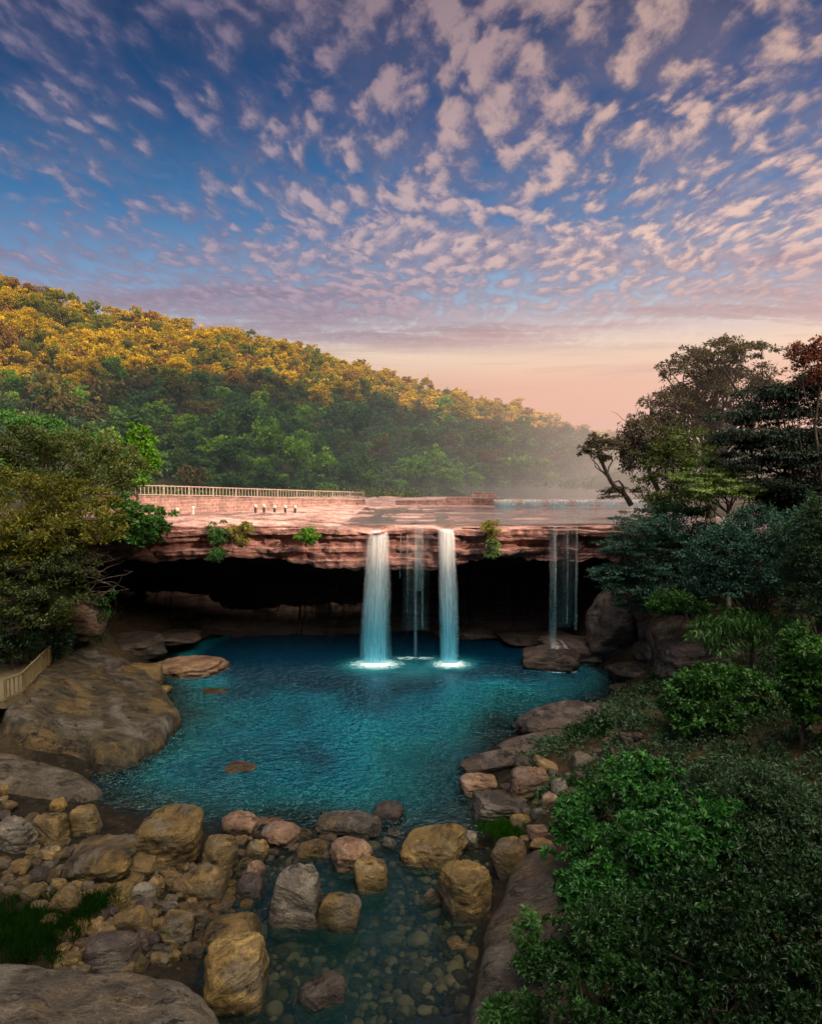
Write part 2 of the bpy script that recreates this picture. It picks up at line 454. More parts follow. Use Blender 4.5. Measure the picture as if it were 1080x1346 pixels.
# ------------------------------------------------------------------ rock and earth materials
def rock_mat(name, cols, strata=0.5, scale=1.0, wet=True, moss=0.25, dark=1.0, bump=0.9, wet_top=0.30, sdir=(0.35, 0.35, 2.6), lichen=0.3, warm=0.35, edge_=0.45):
    """layered sandstone: mixed tones in each block, bedding seams, pits, lichen, rusty patches, darker and shinier near the water"""
    mt, n, out = material(name)
    tc = n.new('ShaderNodeTexCoord'); ob = tc.outputs['Object']
    oi = n.new('ShaderNodeObjectInfo'); rn = oi.outputs['Random']
    geo = n.new('ShaderNodeNewGeometry')
    off = n.vm('ADD', ob, n.vm('MULTIPLY', n.comb(rn, rn, rn), (37.0, 91.0, 53.0)))
    rot = n.new('ShaderNodeVectorRotate', rotation_type='EULER_XYZ')
    n.put(rot.inputs['Vector'], off); n.put(rot.inputs['Rotation'], n.comb(n.m('SUBTRACT', rn, 0.5), n.m('MULTIPLY', n.m('SUBTRACT', n.m('FRACT', n.m('MULTIPLY', rn, 7.3)), 0.5), 1.2), 0.0))
    warp = n.vm('ADD', rot.outputs[0], n.vm('MULTIPLY', n.vm('SUBTRACT', n.noise(off, 1.1 * scale, 4, 0.55, out=1), (0.5, 0.5, 0.5)), (0.9, 0.9, 0.45)))
    lay = n.noise(n.map(warp, sdir), 2.3 * scale, 5, 0.65)
    blot = n.noise(off, 1.25 * scale, 6, 0.66)
    blot2 = n.noise(n.vm('ADD', off, (11.0, 5.0, 3.0)), 0.7 * scale, 5, 0.6)
    grain = n.noise(off, 19 * scale, 6, 0.72)
    t = n.m('ADD', n.m('MULTIPLY', lay, strata), n.m('MULTIPLY', blot, 1 - strata))
    t = n.m('ADD', t, n.m('MULTIPLY', n.m('SUBTRACT', grain, 0.5), 0.55))
    t = n.m('ADD', t, n.m('MULTIPLY', n.m('SUBTRACT', rn, 0.5), 0.16))
    k = len(cols)
    c = n.ramp(t, [(0.30 + 0.40 * i / (k - 1), tuple(v * dark for v in cc)) for i, cc in enumerate(cols)])
    # rusty ochre patches and grey ones within the same stone
    up = n.sep(geo.outputs['Normal'])[2]
    c = n.mix(n.m('MULTIPLY', n.mr(blot2, 0.50, 0.64, interp='SMOOTHSTEP'), warm), c, n.mix(grain, (0.10 * dark, 0.055 * dark, 0.012 * dark), (0.40 * dark, 0.24 * dark, 0.055 * dark)))
    c = n.mix(n.m('MULTIPLY', n.mr(blot2, 0.47, 0.36, interp='SMOOTHSTEP'), 0.6), c, n.mix(grain, (0.03 * dark, 0.027 * dark, 0.025 * dark), (0.22 * dark, 0.195 * dark, 0.165 * dark)))
    # dark broken bedding seams
    seam = n.m('ABSOLUTE', n.m('SUBTRACT', n.noise(n.map(warp, sdir), 1.2 * scale, 6, 0.6), 0.5))
    sm = n.m('MULTIPLY', n.mr(seam, 0.022, 0.004), n.mr(n.noise(off, 1.6 * scale, 4, 0.6), 0.48, 0.60))
    c = n.mix(n.m('MULTIPLY', sm, 0.85), c, tuple(v * 0.2 * dark for v in cols[0]))
    pit = n.m('MULTIPLY', n.mr(n.noise(off, 8.0 * scale, 5, 0.7), 0.40, 0.30), 0.7)
    c = n.mix(pit, c, tuple(v * 0.35 * dark for v in cols[0]))
    # pale lichen specks, green film low on the sides
    li = n.m('MULTIPLY', n.mr(n.noise(off, 6.5 * scale, 7, 0.78), 0.57, 0.66), n.m('MULTIPLY', n.mr(blot, 0.46, 0.6), n.mr(up, 0.1, 0.6)))
    c = n.mix(n.m('MULTIPLY', li, lichen), c, tuple(min(0.6, v * 1.7) for v in cols[-1]))
    ms = n.m('MULTIPLY', n.mr(n.noise(off, 2.1 * scale, 6, 0.72), 0.50, 0.64), n.mr(up, 0.9, 0.2))
    c = n.mix(n.m('MULTIPLY', ms, moss), c, n.mix(grain, (0.018, 0.022, 0.004), (0.10, 0.10, 0.014)))
    # gold highlights on edges and shade in hollows, put into the colour
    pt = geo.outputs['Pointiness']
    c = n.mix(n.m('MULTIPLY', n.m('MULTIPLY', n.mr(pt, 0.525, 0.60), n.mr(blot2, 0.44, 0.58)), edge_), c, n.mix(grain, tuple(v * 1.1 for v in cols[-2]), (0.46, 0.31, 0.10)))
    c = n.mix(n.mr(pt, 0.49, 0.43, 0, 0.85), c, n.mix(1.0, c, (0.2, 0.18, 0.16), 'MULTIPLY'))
    # faces that turn downward are darker
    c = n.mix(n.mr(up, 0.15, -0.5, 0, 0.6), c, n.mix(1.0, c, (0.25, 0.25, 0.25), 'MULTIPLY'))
    rough = n.mr(n.m('ADD', n.m('MULTIPLY', grain, 0.5), n.m('MULTIPLY', blot, 0.5)), 0.38, 0.64, 0.28, 0.78)
    if wet:
        z = n.sep(geo.outputs['Position'])[2]
        zn = n.m('ADD', z, n.m('MULTIPLY', n.m('SUBTRACT', blot, 0.5), 0.5))
        wv = n.mr(zn, wet_top, wet_top - 0.16)
        c = n.mix(n.m('MULTIPLY', wv, 0.75), c, n.mix(1.0, c, (0.28, 0.28, 0.26), 'MULTIPLY'))
        rough = n.m('SUBTRACT', rough, n.m('MULTIPLY', wv, 0.42))
    h = n.m('ADD', n.m('MULTIPLY', lay, 1.0), n.m('MULTIPLY', grain, 0.34))
    h = n.m('ADD', h, n.m('MULTIPLY', blot, 0.9))
    h = n.m('SUBTRACT', h, n.m('ADD', n.m('MULTIPLY', sm, 0.35), n.m('MULTIPLY', pit, 0.2)))
    b = n.new('ShaderNodeBsdfPrincipled')
    n.put(b.inputs['Base Color'], c); n.put(b.inputs['Roughness'], rough)
    b.inputs['Specular IOR Level'].default_value = 0.4
    n.put(b.inputs['Normal'], n.bump(h, bump, 0.22))
    n.l.new(b.outputs[0], out.inputs[0])
    return mt

M = {}
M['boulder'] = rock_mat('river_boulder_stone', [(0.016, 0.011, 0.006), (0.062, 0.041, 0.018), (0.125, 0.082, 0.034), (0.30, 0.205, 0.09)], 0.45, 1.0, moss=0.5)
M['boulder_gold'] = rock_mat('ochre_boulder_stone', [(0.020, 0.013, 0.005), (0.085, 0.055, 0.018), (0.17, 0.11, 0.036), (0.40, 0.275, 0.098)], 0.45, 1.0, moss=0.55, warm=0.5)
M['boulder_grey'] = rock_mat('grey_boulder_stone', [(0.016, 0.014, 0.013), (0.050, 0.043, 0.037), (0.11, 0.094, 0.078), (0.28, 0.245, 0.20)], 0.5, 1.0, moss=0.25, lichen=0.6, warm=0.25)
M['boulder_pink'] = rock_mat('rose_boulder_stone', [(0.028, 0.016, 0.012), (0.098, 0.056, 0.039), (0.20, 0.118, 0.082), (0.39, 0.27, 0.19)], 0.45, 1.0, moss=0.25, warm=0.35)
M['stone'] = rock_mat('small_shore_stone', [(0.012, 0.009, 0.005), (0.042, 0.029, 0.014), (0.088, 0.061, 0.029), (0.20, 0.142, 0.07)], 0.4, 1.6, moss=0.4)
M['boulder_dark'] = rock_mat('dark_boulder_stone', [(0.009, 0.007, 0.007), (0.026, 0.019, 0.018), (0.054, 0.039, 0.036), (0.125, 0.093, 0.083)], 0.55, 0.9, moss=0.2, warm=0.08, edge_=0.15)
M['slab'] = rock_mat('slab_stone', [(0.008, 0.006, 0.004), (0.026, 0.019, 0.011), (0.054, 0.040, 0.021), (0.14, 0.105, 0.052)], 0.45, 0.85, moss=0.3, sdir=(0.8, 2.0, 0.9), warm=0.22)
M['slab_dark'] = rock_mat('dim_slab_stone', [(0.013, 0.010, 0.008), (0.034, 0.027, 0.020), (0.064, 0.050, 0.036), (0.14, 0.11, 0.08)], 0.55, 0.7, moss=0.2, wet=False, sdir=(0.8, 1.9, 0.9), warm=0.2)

def ground_mat():
    mt, n, out = material('earth_and_gravel')
    geo = n.new('ShaderNodeNewGeometry'); pos = geo.outputs['Position']
    big = n.noise(pos, 0.22, 4, 0.6); fine = n.noise(pos, 5.0, 6, 0.7)
    ston = n.voro(pos, 3.2, 'F1'); stc = n.voro(pos, 3.2, 'F1', out='Color')
    c = n.ramp(big, [(0.3, (0.035, 0.024, 0.012)), (0.5, (0.07, 0.045, 0.022)), (0.7, (0.04, 0.045, 0.016))])
    peb = n.mix(n.sep(stc)[0], (0.02, 0.014, 0.008), (0.085, 0.058, 0.028))
    peb = n.mix(n.mr(ston, 0.12, 0.22), peb, n.mix(1.0, peb, (0.25, 0.25, 0.25), 'MULTIPLY'))
    z = n.sep(pos)[2]
    c = n.mix(n.mr(z, 1.4, 0.5), c, peb)
    c = n.mix(n.mr(fine, 0.35, 0.7), n.mix(1.0, c, (0.5, 0.5, 0.5), 'MULTIPLY'), c)
    # far off: dull wooded plain
    y = n.sep(pos)[1]
    c = n.mix(n.mr(y, 60, 120), c, n.ramp(n.noise(pos, 0.05, 5, 0.7), [(0.35, (0.02, 0.03, 0.01)), (0.65, (0.06, 0.065, 0.02))]))
    b = n.new('ShaderNodeBsdfPrincipled'); n.put(b.inputs['Base Color'], c); b.inputs['Roughness'].default_value = 0.85
    b.inputs['Specular IOR Level'].default_value = 0.2
    h = n.m('ADD', n.m('MULTIPLY', ston, -0.8), fine)
    n.put(b.inputs['Normal'], n.bump(h, 0.7, 0.15))
    n.l.new(b.outputs[0], out.inputs[0])
    return mt
M['ground'] = ground_mat()

gx = axis(-30, 26, 0.3, 7000); gy = axis(6, 62, 0.3, 7000)
gX, gY = np.meshgrid(gx, gy)
gZ = ground_h(gX, gY)
link('ground', np_mesh('ground', np.stack([gX, gY, gZ], -1).reshape(-1, 3), grid_faces(*gX.shape)), M['ground'], kind='structure')

# ------------------------------------------------------------------ pool water
def water_mat():
    mt, n, out = material('turquoise_water')
    geo = n.new('ShaderNodeNewGeometry'); pos = geo.outputs['Position']
    x, y, z = n.sep(pos)
    dep = n.attr('depth')
    calm = n.attr('calm')
    patch = n.noise(n.map(pos, (1, 0.6, 1)), 0.16, 4, 0.55)
    body = n.ramp(n.m('ADD', dep, n.m('MULTIPLY', n.m('SUBTRACT', patch, 0.5), 2.0)), [(0.0, (0.004, 0.038, 0.036)), (0.16, (0.002, 0.13, 0.15)), (0.40, (0.002, 0.27, 0.34)), (0.55, (0.001, 0.22, 0.33)), (0.8, (0.001, 0.090, 0.165)), (1.0, (0.001, 0.030, 0.07))])  # shallow stop darkened to carry the shade of the bank rocks
    body = n.mix(n.attr('aerated'), body, (0.03, 0.48, 0.60))
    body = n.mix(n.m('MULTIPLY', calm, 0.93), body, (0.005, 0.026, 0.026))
    cr = n.n[-1] if False else None
    nv = n.noise(n.map(pos, (1.0, 1.45, 1), (0, 0, 0), (0, 0, 0.5)), 2.3, 3, 0.5, 0.5)
    nv2 = n.noise(n.map(pos, (1.0, 1.5, 1)), 5.2, 3, 0.55, 0.3)
    h = n.m('ADD', nv, n.m('MULTIPLY', nv2, 0.38))
    h = n.m('MULTIPLY', h, n.m('SUBTRACT', 1.0, n.m('MULTIPLY', calm, 0.93)))
    h = n.m('MULTIPLY', h, n.mr(y, 46, 37, 0.22, 1.0, interp='SMOOTHSTEP'))
    nb = n.bump(h, 1.0, 0.8)
    dif = n.new('ShaderNodeBsdfDiffuse'); n.put(dif.inputs['Color'], body); n.put(dif.inputs['Normal'], nb)
    tr = n.new('ShaderNodeBsdfTransparent'); n.put(tr.inputs['Color'], n.ramp(n.m('MULTIPLY', dep, 0.5), [(0, (0.86, 0.93, 0.90)), (1, (0.25, 0.72, 0.74))]))
    k = n.m('SUBTRACT', 1.0, n.m('POWER', 2.718, n.m('MULTIPLY', dep, n.mr(calm, 0, 1, -1.25, -2.3))))
    a = n.mixs(k, tr.outputs[0], dif.outputs[0])
    gl = n.new('ShaderNodeBsdfGlossy'); gl.inputs['Roughness'].default_value = 0.06; n.put(gl.inputs['Normal'], nb)
    gl.inputs['Color'].default_value = (0.50, 0.86, 1.0, 1)
    fr = n.new('ShaderNodeFresnel'); n.put(fr.inputs['IOR'], n.mr(calm, 0, 1, 1.62, 1.34)); n.put(fr.inputs['Normal'], nb)
    n.l.new(n.mixs(n.m('MULTIPLY', fr.outputs[0], 1.0), a, gl.outputs[0]), out.inputs[0])
    return mt
M['water'] = water_mat()
wx = np.arange(-26, 21, 0.25); wy = np.arange(5, 58.1, 0.25)
wX, wY = np.meshgrid(wx, wy)
dep = np.clip(-ground_h(wX, wY), 0, 8)
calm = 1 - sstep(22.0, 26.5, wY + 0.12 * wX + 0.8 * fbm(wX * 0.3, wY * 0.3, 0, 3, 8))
aer = np.zeros_like(wX)
for ax_, ay_, ar_ in ((-2.35, 43.6, 1.7), (2.5, 44.0, 1.5), (9.3, 43.6, 1.0), (0.2, 43.0, 2.4)):
    aer = np.maximum(aer, (0.75 if ar_ < 2 else 0.3) * np.exp(-(((wX - ax_) ** 2 + (wY - ay_) ** 2) / ar_ ** 2)))
wat = link('water', np_mesh('water', np.stack([wX, wY, np.zeros_like(wX)], -1).reshape(-1, 3), grid_faces(*wX.shape), {'depth': dep.ravel() / 4.2, 'calm': calm.ravel(), 'aerated': aer.ravel()}), M['water'], kind='structure')

# ------------------------------------------------------------------ cliff with its overhang and cave
def cliff_mat():
    mt, n, out = material('rose_sandstone_cliff')
    geo = n.new('ShaderNodeNewGeometry'); pos = geo.outputs['Position']
    nor = geo.outputs['Normal']
    x, y, z = n.sep(pos)
    warp = n.vm('ADD', pos, n.vm('MULTIPLY', n.vm('SUBTRACT', n.noise(pos, 0.35, 3, 0.5, out=1), (0.5, 0.5, 0.5)), (1.6, 1.6, 0.7)))
    lay = n.noise(n.map(warp, (0.10, 0.10, 2.2)), 1.5, 5, 0.62)
    blot = n.noise(pos, 0.55, 5, 0.62)
    grain = n.noise(pos, 6.5, 6, 0.7)
    t = n.m('ADD', n.m('MULTIPLY', lay, 0.55), n.m('MULTIPLY', blot, 0.45))
    t = n.m('ADD', t, n.m('MULTIPLY', n.m('SUBTRACT', grain, 0.5), 0.30))
    c = n.ramp(t, [(0.30, (0.075, 0.034, 0.036)), (0.43, (0.28, 0.135, 0.12)), (0.55, (0.48, 0.25, 0.215)), (0.68, (0.66, 0.41, 0.36))])
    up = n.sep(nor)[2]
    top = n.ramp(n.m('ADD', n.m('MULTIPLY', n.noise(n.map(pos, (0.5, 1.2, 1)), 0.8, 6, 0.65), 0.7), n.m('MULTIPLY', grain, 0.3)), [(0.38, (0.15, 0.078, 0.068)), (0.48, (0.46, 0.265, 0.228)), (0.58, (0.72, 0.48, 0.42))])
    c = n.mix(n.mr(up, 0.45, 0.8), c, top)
    # dark seep streaks running down the face
    st = n.noise(n.map(pos, (1.5, 1.5, 0.09)), 1.1, 5, 0.65)
    c = n.mix(n.m('MULTIPLY', n.m('MULTIPLY', n.mr(st, 0.50, 0.68), n.mr(up, 0.5, 0.1)), 0.72), c, (0.05, 0.03, 0.032))
    # thin joints between layers
    jt = n.mr(n.m('ABSOLUTE', n.m('SUBTRACT', lay, 0.5)), 0.0, 0.018)
    c = n.mix(n.m('MULTIPLY', n.m('SUBTRACT', 1.0, jt), 0.6), c, (0.05, 0.025, 0.022))
    # shade under the lip and in the cave, put into the rock colour
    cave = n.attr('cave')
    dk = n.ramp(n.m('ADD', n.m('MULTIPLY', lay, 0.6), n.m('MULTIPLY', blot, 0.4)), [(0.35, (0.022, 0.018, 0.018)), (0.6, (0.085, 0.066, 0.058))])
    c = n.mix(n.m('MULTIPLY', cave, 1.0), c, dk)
    # the right hand end is darker and browner, the left end has tree shade put into its colour
    c = n.mix(n.mr(n.m('ADD', x, n.m('MULTIPLY', blot, 4)), 6.0, 14.0, 0, 0.55), c, n.mix(1.0, c, (0.42, 0.34, 0.34), 'MULTIPLY'))
    c = n.mix(n.mr(n.m('ADD', x, n.m('MULTIPLY', blot, 4)), -8.5, -16.0, 0, 0.6), c, n.mix(1.0, c, (0.36, 0.30, 0.34), 'MULTIPLY'))
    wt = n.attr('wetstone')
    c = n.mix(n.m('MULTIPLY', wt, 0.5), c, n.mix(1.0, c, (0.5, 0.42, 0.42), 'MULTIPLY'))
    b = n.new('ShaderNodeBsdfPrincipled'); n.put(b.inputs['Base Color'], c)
    n.put(b.inputs['Roughness'], n.mr(n.m('MULTIPLY', wt, n.mr(grain, 0.4, 0.6)), 0, 1, 0.75, 0.16))
    n.put(b.inputs['Specular IOR Level'], n.mr(cave, 0.3, 0.9, 0.4, 0.03))
    h = n.m('ADD', n.m('MULTIPLY', lay, 1.2), n.m('MULTIPLY', grain, 0.35)); h = n.m('ADD', h, n.m('MULTIPLY', blot, 0.4))
    n.put(b.inputs['Normal'], n.bump(h, 0.8, 0.3))
    n.l.new(b.outputs[0], out.inputs[0])
    return mt
M['cliff'] = cliff_mat()

FALLS_X = [(-2.62, 1.0), (2.35, 0.7), (9.7, 1.3)]
def cliff_top(x, y):
    back = np.clip(y - edge_y(x), 0, None)
    pit = fbm(x * 0.35, y * 0.8, 0, 5, 21)
    steps = np.floor((pit + 1) * 4) / 4 - 1
    z = 9.02 - 0.22 * np.exp(-back / 0.8) + 0.22 * steps * sstep(0.1, 1.5, back) * (1 - 0.7 * sstep(3, 6, x)) + 0.05 * pit - 0.0 * back
    for fx, w in FALLS_X[:2]:
        z = z - 0.30 * np.exp(-((x - fx) / (w * 0.75)) ** 2) * np.exp(-back / 6.0)
    z = z + 0.35 * sstep(-4.5, -8, x) * sstep(14, 2, back) * (0.6 + 0.6 * pit)
    return z

def lip_z(x):
    xs = [-30, -19, -16, -12, -8.5, -5.5, -3.0, -1, 1.5, 4, 6, 8, 11, 14, 24]
    zs = [6.6, 6.7, 6.75, 6.9, 6.6, 6.1, 5.7, 5.75, 6.0, 6.45, 6.75, 6.7, 6.6, 6.4, 6.2]
    return np.interp(x, xs, zs) + 0.28 * fbm(np.asarray(x) * 0.55, 8.1, 0, 4, 31) + 0.22 * fbm(np.asarray(x) * 2.2, 3.1, 0, 3, 33)

def layer_offset(x, z, seed):
    """ledges: each bed of rock stands in or out and is broken into blocks along x"""
    zz = z + 0.35 * fbm(x * 0.10, 2.0, 0, 3, seed) + 0.08 * fbm(x * 0.8, z * 0.8, 0, 3, seed + 1)
    edges = np.array([-9, 5.3, 5.9, 6.45, 6.95, 7.3, 7.85, 8.2, 8.6, 8.85, 20])
    off = np.array([0.0, 0.1, 0.42, 0.12, 0.55, 0.0, 0.35, 0.75, 0.30, 0.45])
    i = np.clip(np.searchsorted(edges, zz) - 1, 0, len(off) - 1)
    base = off[i]
    wob = fbm(x * 0.5, i * 7.7, 0, 4, seed + 3) * 0.55
    blk = _hash(np.floor(x / (1.2 + 0.35 * (i % 4)) + i * 3.7).astype(np.int64), i.astype(np.int64), np.zeros_like(i, dtype=np.int64), seed) * 0.45
    return base + wob + blk

def make_cliff():
    xs = np.arange(-30, 24.01, 0.11); nx = len(xs)
    e = edge_y(xs); zl = lip_z(xs)
    rows = []; cave = []; wet = []
    for t in np.linspace(1, 0, 72) ** 2.1:                 # top, from far back to the edge
        y = e + 0.15 + t * 52
        z = cliff_top(xs, y)
        rows.append(np.stack([xs, y, z], -1)); cave.append(np.zeros(nx)); wet.append(sstep(-7, -4, xs) * sstep(0.28, 0.6, vnoise(xs * 0.4, y * 0.7, 0, 77)))
    zt = cliff_top(xs, e)
    for t in np.linspace(0.02, 1, 64):                     # face
        z = zt + (zl - zt) * t
        y = e + 0.45 - 0.85 * layer_offset(xs, z, 41) + 0.22 * fbm(xs * 1.7, z * 2.2, 0, 4, 43) + 0.7 * t
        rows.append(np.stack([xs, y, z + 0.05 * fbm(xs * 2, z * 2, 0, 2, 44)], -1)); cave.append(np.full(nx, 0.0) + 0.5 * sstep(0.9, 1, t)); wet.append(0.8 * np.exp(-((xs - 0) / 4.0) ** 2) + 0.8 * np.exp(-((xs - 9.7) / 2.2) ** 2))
    yl = rows[-1][:, 1]
    for t in np.linspace(0.04, 1, 26):                     # ceiling of the cave
        y = yl + t * 8.2
        z = zl + 0.10 * np.sin(t * 3) - 1.7 * t ** 2.2 + 0.35 * t * fbm(xs * 0.5, y * 0.6, 0, 4, 51)
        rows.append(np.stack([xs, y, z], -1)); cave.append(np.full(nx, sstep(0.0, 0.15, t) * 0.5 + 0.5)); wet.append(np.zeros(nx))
    y1 = rows[-1][:, 1]; z1 = rows[-1][:, 2]
    for t in np.linspace(0.03, 1, 46):                     # back wall with sloping ledges down into the water
        z = z1 + (-1.5 - z1) * t
        led = np.floor(z * 1.1 + 0.8 * fbm(xs * 0.2, 0, 0, 3, 61)) / 1.1
        y = y1 + 0.8 - 3.6 * t ** 1.6 - 0.25 * (z - led) + 0.9 * fbm(xs * 0.28, led * 1.3, 0, 4, 63) + 0.2 * fbm(xs * 1.3, z * 1.6, 0, 3, 65)
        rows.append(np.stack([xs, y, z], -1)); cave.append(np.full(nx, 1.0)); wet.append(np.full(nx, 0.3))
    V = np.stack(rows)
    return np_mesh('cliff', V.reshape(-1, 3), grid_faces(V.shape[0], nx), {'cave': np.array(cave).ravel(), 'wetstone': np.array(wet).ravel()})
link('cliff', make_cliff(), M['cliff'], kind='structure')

# ------------------------------------------------------------------ the wooded hill, and an added ridge that shades the gorge
HILL_PTS = [(-420, 190, 90, 190), (-250, 250, 92, 205), (-100, 308, 96, 220), (0, 344, 98, 232), (60, 364, 99, 240), (130, 390, 101, 252), (240, 408, 104, 272), (350, 430, 110, 300),
            (460, 468, 118, 335), (560, 500, 130, 380), (680, 529, 150, 450), (740, 555, 166, 500), (800, 568, 190, 540), (880, 575, 230, 600), (980, 588, 290, 680), (1150, 600, 380, 760)]
def hill_surface(t, s):
    """t in 0..1 along the hill, s from the foot (0) over the crest (1) and down behind"""
    hp = np.array(HILL_PTS, float)
    tt = np.linspace(0, 1, len(hp))
    px = np.interp(t, tt, hp[:, 0]); py = np.interp(t, tt, hp[:, 1]); yb = np.interp(t, tt, hp[:, 2]); yr = np.interp(t, tt, hp[:, 3])
    def ray(px, py, Y):
        a = (px - 540.0) / FPX; b = -(py - 673.0) / FPX
        dy = math.cos(PITCH) + b * math.sin(PITCH); dz = -math.sin(PITCH) + b * math.cos(PITCH)
        return a * Y / dy, CAM_H + dz * Y / dy
    xb, _ = ray(px, 645.0, yb)
    xr, zr = ray(px, py + 8, yr)
    zr = zr - 5.0
    zb = np.full_like(zr, 8.0)
    f = np.clip(s, 0, 1)
    x = xb + (xr - xb) * s; y = yb + (yr - yb) * s
    z = zb + (zr - zb) * (0.80 * f + 0.20 * f * f) - np.clip(s - 1, 0, None) * 90
    z = z + fbm(x * 0.017, y * 0.017, 0, 4, 71) * 8.0 * np.sin(np.clip(s, 0, 1) * PI) + fbm(x * 0.05, y * 0.05, 0, 3, 72) * 2.0 * sstep(0, 0.2, s)
    return x, y, z
hT, hS = np.meshgrid(np.linspace(0, 1, 240), np.linspace(-0.03, 1.5, 90))
hx, hy, hz = hill_surface(hT, hS)
def forest_floor_mat():
    mt, n, out = material('forest_floor')
    geo = n.new('ShaderNodeNewGeometry'); pos = geo.outputs['Position']
    c = n.ramp(n.noise(pos, 0.15, 5, 0.7), [(0.35, (0.012, 0.018, 0.006)), (0.55, (0.035, 0.032, 0.012)), (0.7, (0.06, 0.038, 0.02))])
    b = n.new('ShaderNodeBsdfDiffuse'); n.put(b.inputs['Color'], c); n.l.new(b.outputs[0], out.inputs[0])
    return mt
M['forest_floor'] = forest_floor_mat()
link('hill', np_mesh('hill', np.stack([hx, hy, hz], -1).reshape(-1, 3), grid_faces(*hT.shape)), M['forest_floor'], kind='structure')

# added, unseen ridge across the valley, to the right of and behind the viewpoint: the low sun clears it only on the hill's upper slope,
# and through a notch cut for the purpose it reaches the cliff top
TANE = math.tan(SUN_EL)
AZD = 185.0
def shadow_ridge():
    u = SUN_AZ; v = Vector((-SUN_AZ.y, SUN_AZ.x, 0))            # u towards the sun, v along the ridge
    ks = np.concatenate([np.arange(-900, -60, 20), np.arange(-60, 140, 3.0), np.arange(140, 1000, 20)])
    ss = np.linspace(-1, 1, 31)
    K, S_ = np.meshgrid(ks, ss)
    crest = 166 + 6 * fbm(K * 0.02, 3.0, 0, 4, 91)
    kc = 0.69 * 0 + 0.72 * 45
    zc = np.interp(K, [14, 20, 25.5, 29, 31, 32.4, 34.5, 36.5, 41, 50], [8.0, 7.6, 7.4, 6.9, 6.6, 6.4, 6.6, 6.9, 6.8, 5.0])
    notch = zc + (AZD + 31.0 - (K - 32.4) * 1.043) * TANE
    w = np.exp(-((K - 31.0) / 21.5) ** 8)
    crest = crest + (notch + 0.6 * fbm(K * 0.12, 9.0, 0, 3, 93) - crest) * w
    prof = 1 - np.abs(S_) ** 1.15
    wid = 85.0
    X = u.x * (AZD + S_ * wid) + v.x * K; Y = u.y * (AZD + S_ * wid) + v.y * K
    Z = -3 + (crest + 3) * prof
    return np_mesh('shadow_ridge', np.stack([X, Y, Z], -1).reshape(-1, 3), grid_faces(*K.shape))
link('hill', shadow_ridge(), M['forest_floor'], kind='structure')  # added out of view for the shadow it casts
# ------------------------------------------------------------------ foliage
def leaf_mat(name, dark, mid, light, trans=0.3, gloss=0.02, use='own'):
    """use: own = the three tones given; obj = tone from the object's colour; vert = tone from the mesh"""
    mt, n, out = material(name)
    t = n.attr('tint')
    if use == 'own':
        oi = n.new('ShaderNodeObjectInfo')
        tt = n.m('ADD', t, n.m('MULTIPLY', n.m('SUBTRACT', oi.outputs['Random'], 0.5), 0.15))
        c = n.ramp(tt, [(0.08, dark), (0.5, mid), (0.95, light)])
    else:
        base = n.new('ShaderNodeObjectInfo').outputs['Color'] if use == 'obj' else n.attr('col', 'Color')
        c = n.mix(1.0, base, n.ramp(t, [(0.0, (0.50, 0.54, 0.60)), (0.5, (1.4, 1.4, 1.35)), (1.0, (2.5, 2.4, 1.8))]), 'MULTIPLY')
    d = n.new('ShaderNodeBsdfDiffuse'); n.put(d.inputs['Color'], c)
    tr = n.new('ShaderNodeBsdfTranslucent'); n.put(tr.inputs['Color'], n.mix(1.0, c, (1.15, 1.2, 0.6), 'MULTIPLY'))
    s = n.mixs(trans, d.outputs[0], tr.outputs[0])
    if gloss:
        g = n.new('ShaderNodeBsdfGlossy'); g.inputs['Roughness'].default_value = 0.42; g.inputs['Color'].default_value = (0.9, 1, 0.95, 1)
        s = n.mixs(gloss, s, g.outputs[0])
    n.l.new(s, out.inputs[0])
    return mt

def bark_mat(name, a, b):
    mt, n, out = material(name)
    tc = n.new('ShaderNodeTexCoord')
    v = n.noise(n.map(tc.outputs['Object'], (5, 5, 1.2)), 2.2, 5, 0.65)
    p = n.new('ShaderNodeBsdfPrincipled'); n.put(p.inputs['Base Color'], n.ramp(v, [(0.35, a), (0.65, b)]))
    p.inputs['Roughness'].default_value = 0.85
    n.put(p.inputs['Normal'], n.bump(v, 0.7, 0.06)); n.l.new(p.outputs[0], out.inputs[0])
    return mt
M['bark'] = bark_mat('brown_bark', (0.035, 0.024, 0.016), (0.11, 0.08, 0.055))
M['bark_pale'] = bark_mat('pale_bark', (0.10, 0.085, 0.065), (0.26, 0.22, 0.17))
M['bark_dark'] = bark_mat('dark_bark', (0.02, 0.014, 0.012), (0.06, 0.042, 0.034))

def unit(v):
    return v / np.maximum(np.linalg.norm(v, axis=-1, keepdims=True), 1e-9)

def leaf_quads(pos, axis_, length, width, rng, flat=0.0, tint=None):
    """folded leaf blades: 4 points and one face each"""
    n = len(pos)
    ax = unit(axis_)
    nr = unit(rng.normal(size=(n, 3)) * (1 - flat) + np.array([0, 0, 1.0]) * (0.35 + 2.0 * flat))
    side = unit(np.cross(ax, nr)); up = np.cross(side, ax)
    L = np.asarray(length)[:, None] if np.ndim(length) else np.full((n, 1), length)
    Wd = np.asarray(width)[:, None] if np.ndim(width) else np.full((n, 1), width)
    b = pos
    mid = pos + ax * L * 0.45 + up * L * 0.06
    tip = pos + ax * L - up * L * 0.10
    V = np.stack([b, mid + side * Wd * 0.5, tip, mid - side * Wd * 0.5], 1).reshape(-1, 3)
    F = np.arange(n * 4).reshape(n, 4)
    return V, F, np.repeat(tint if tint is not None else rng.random(n), 4)

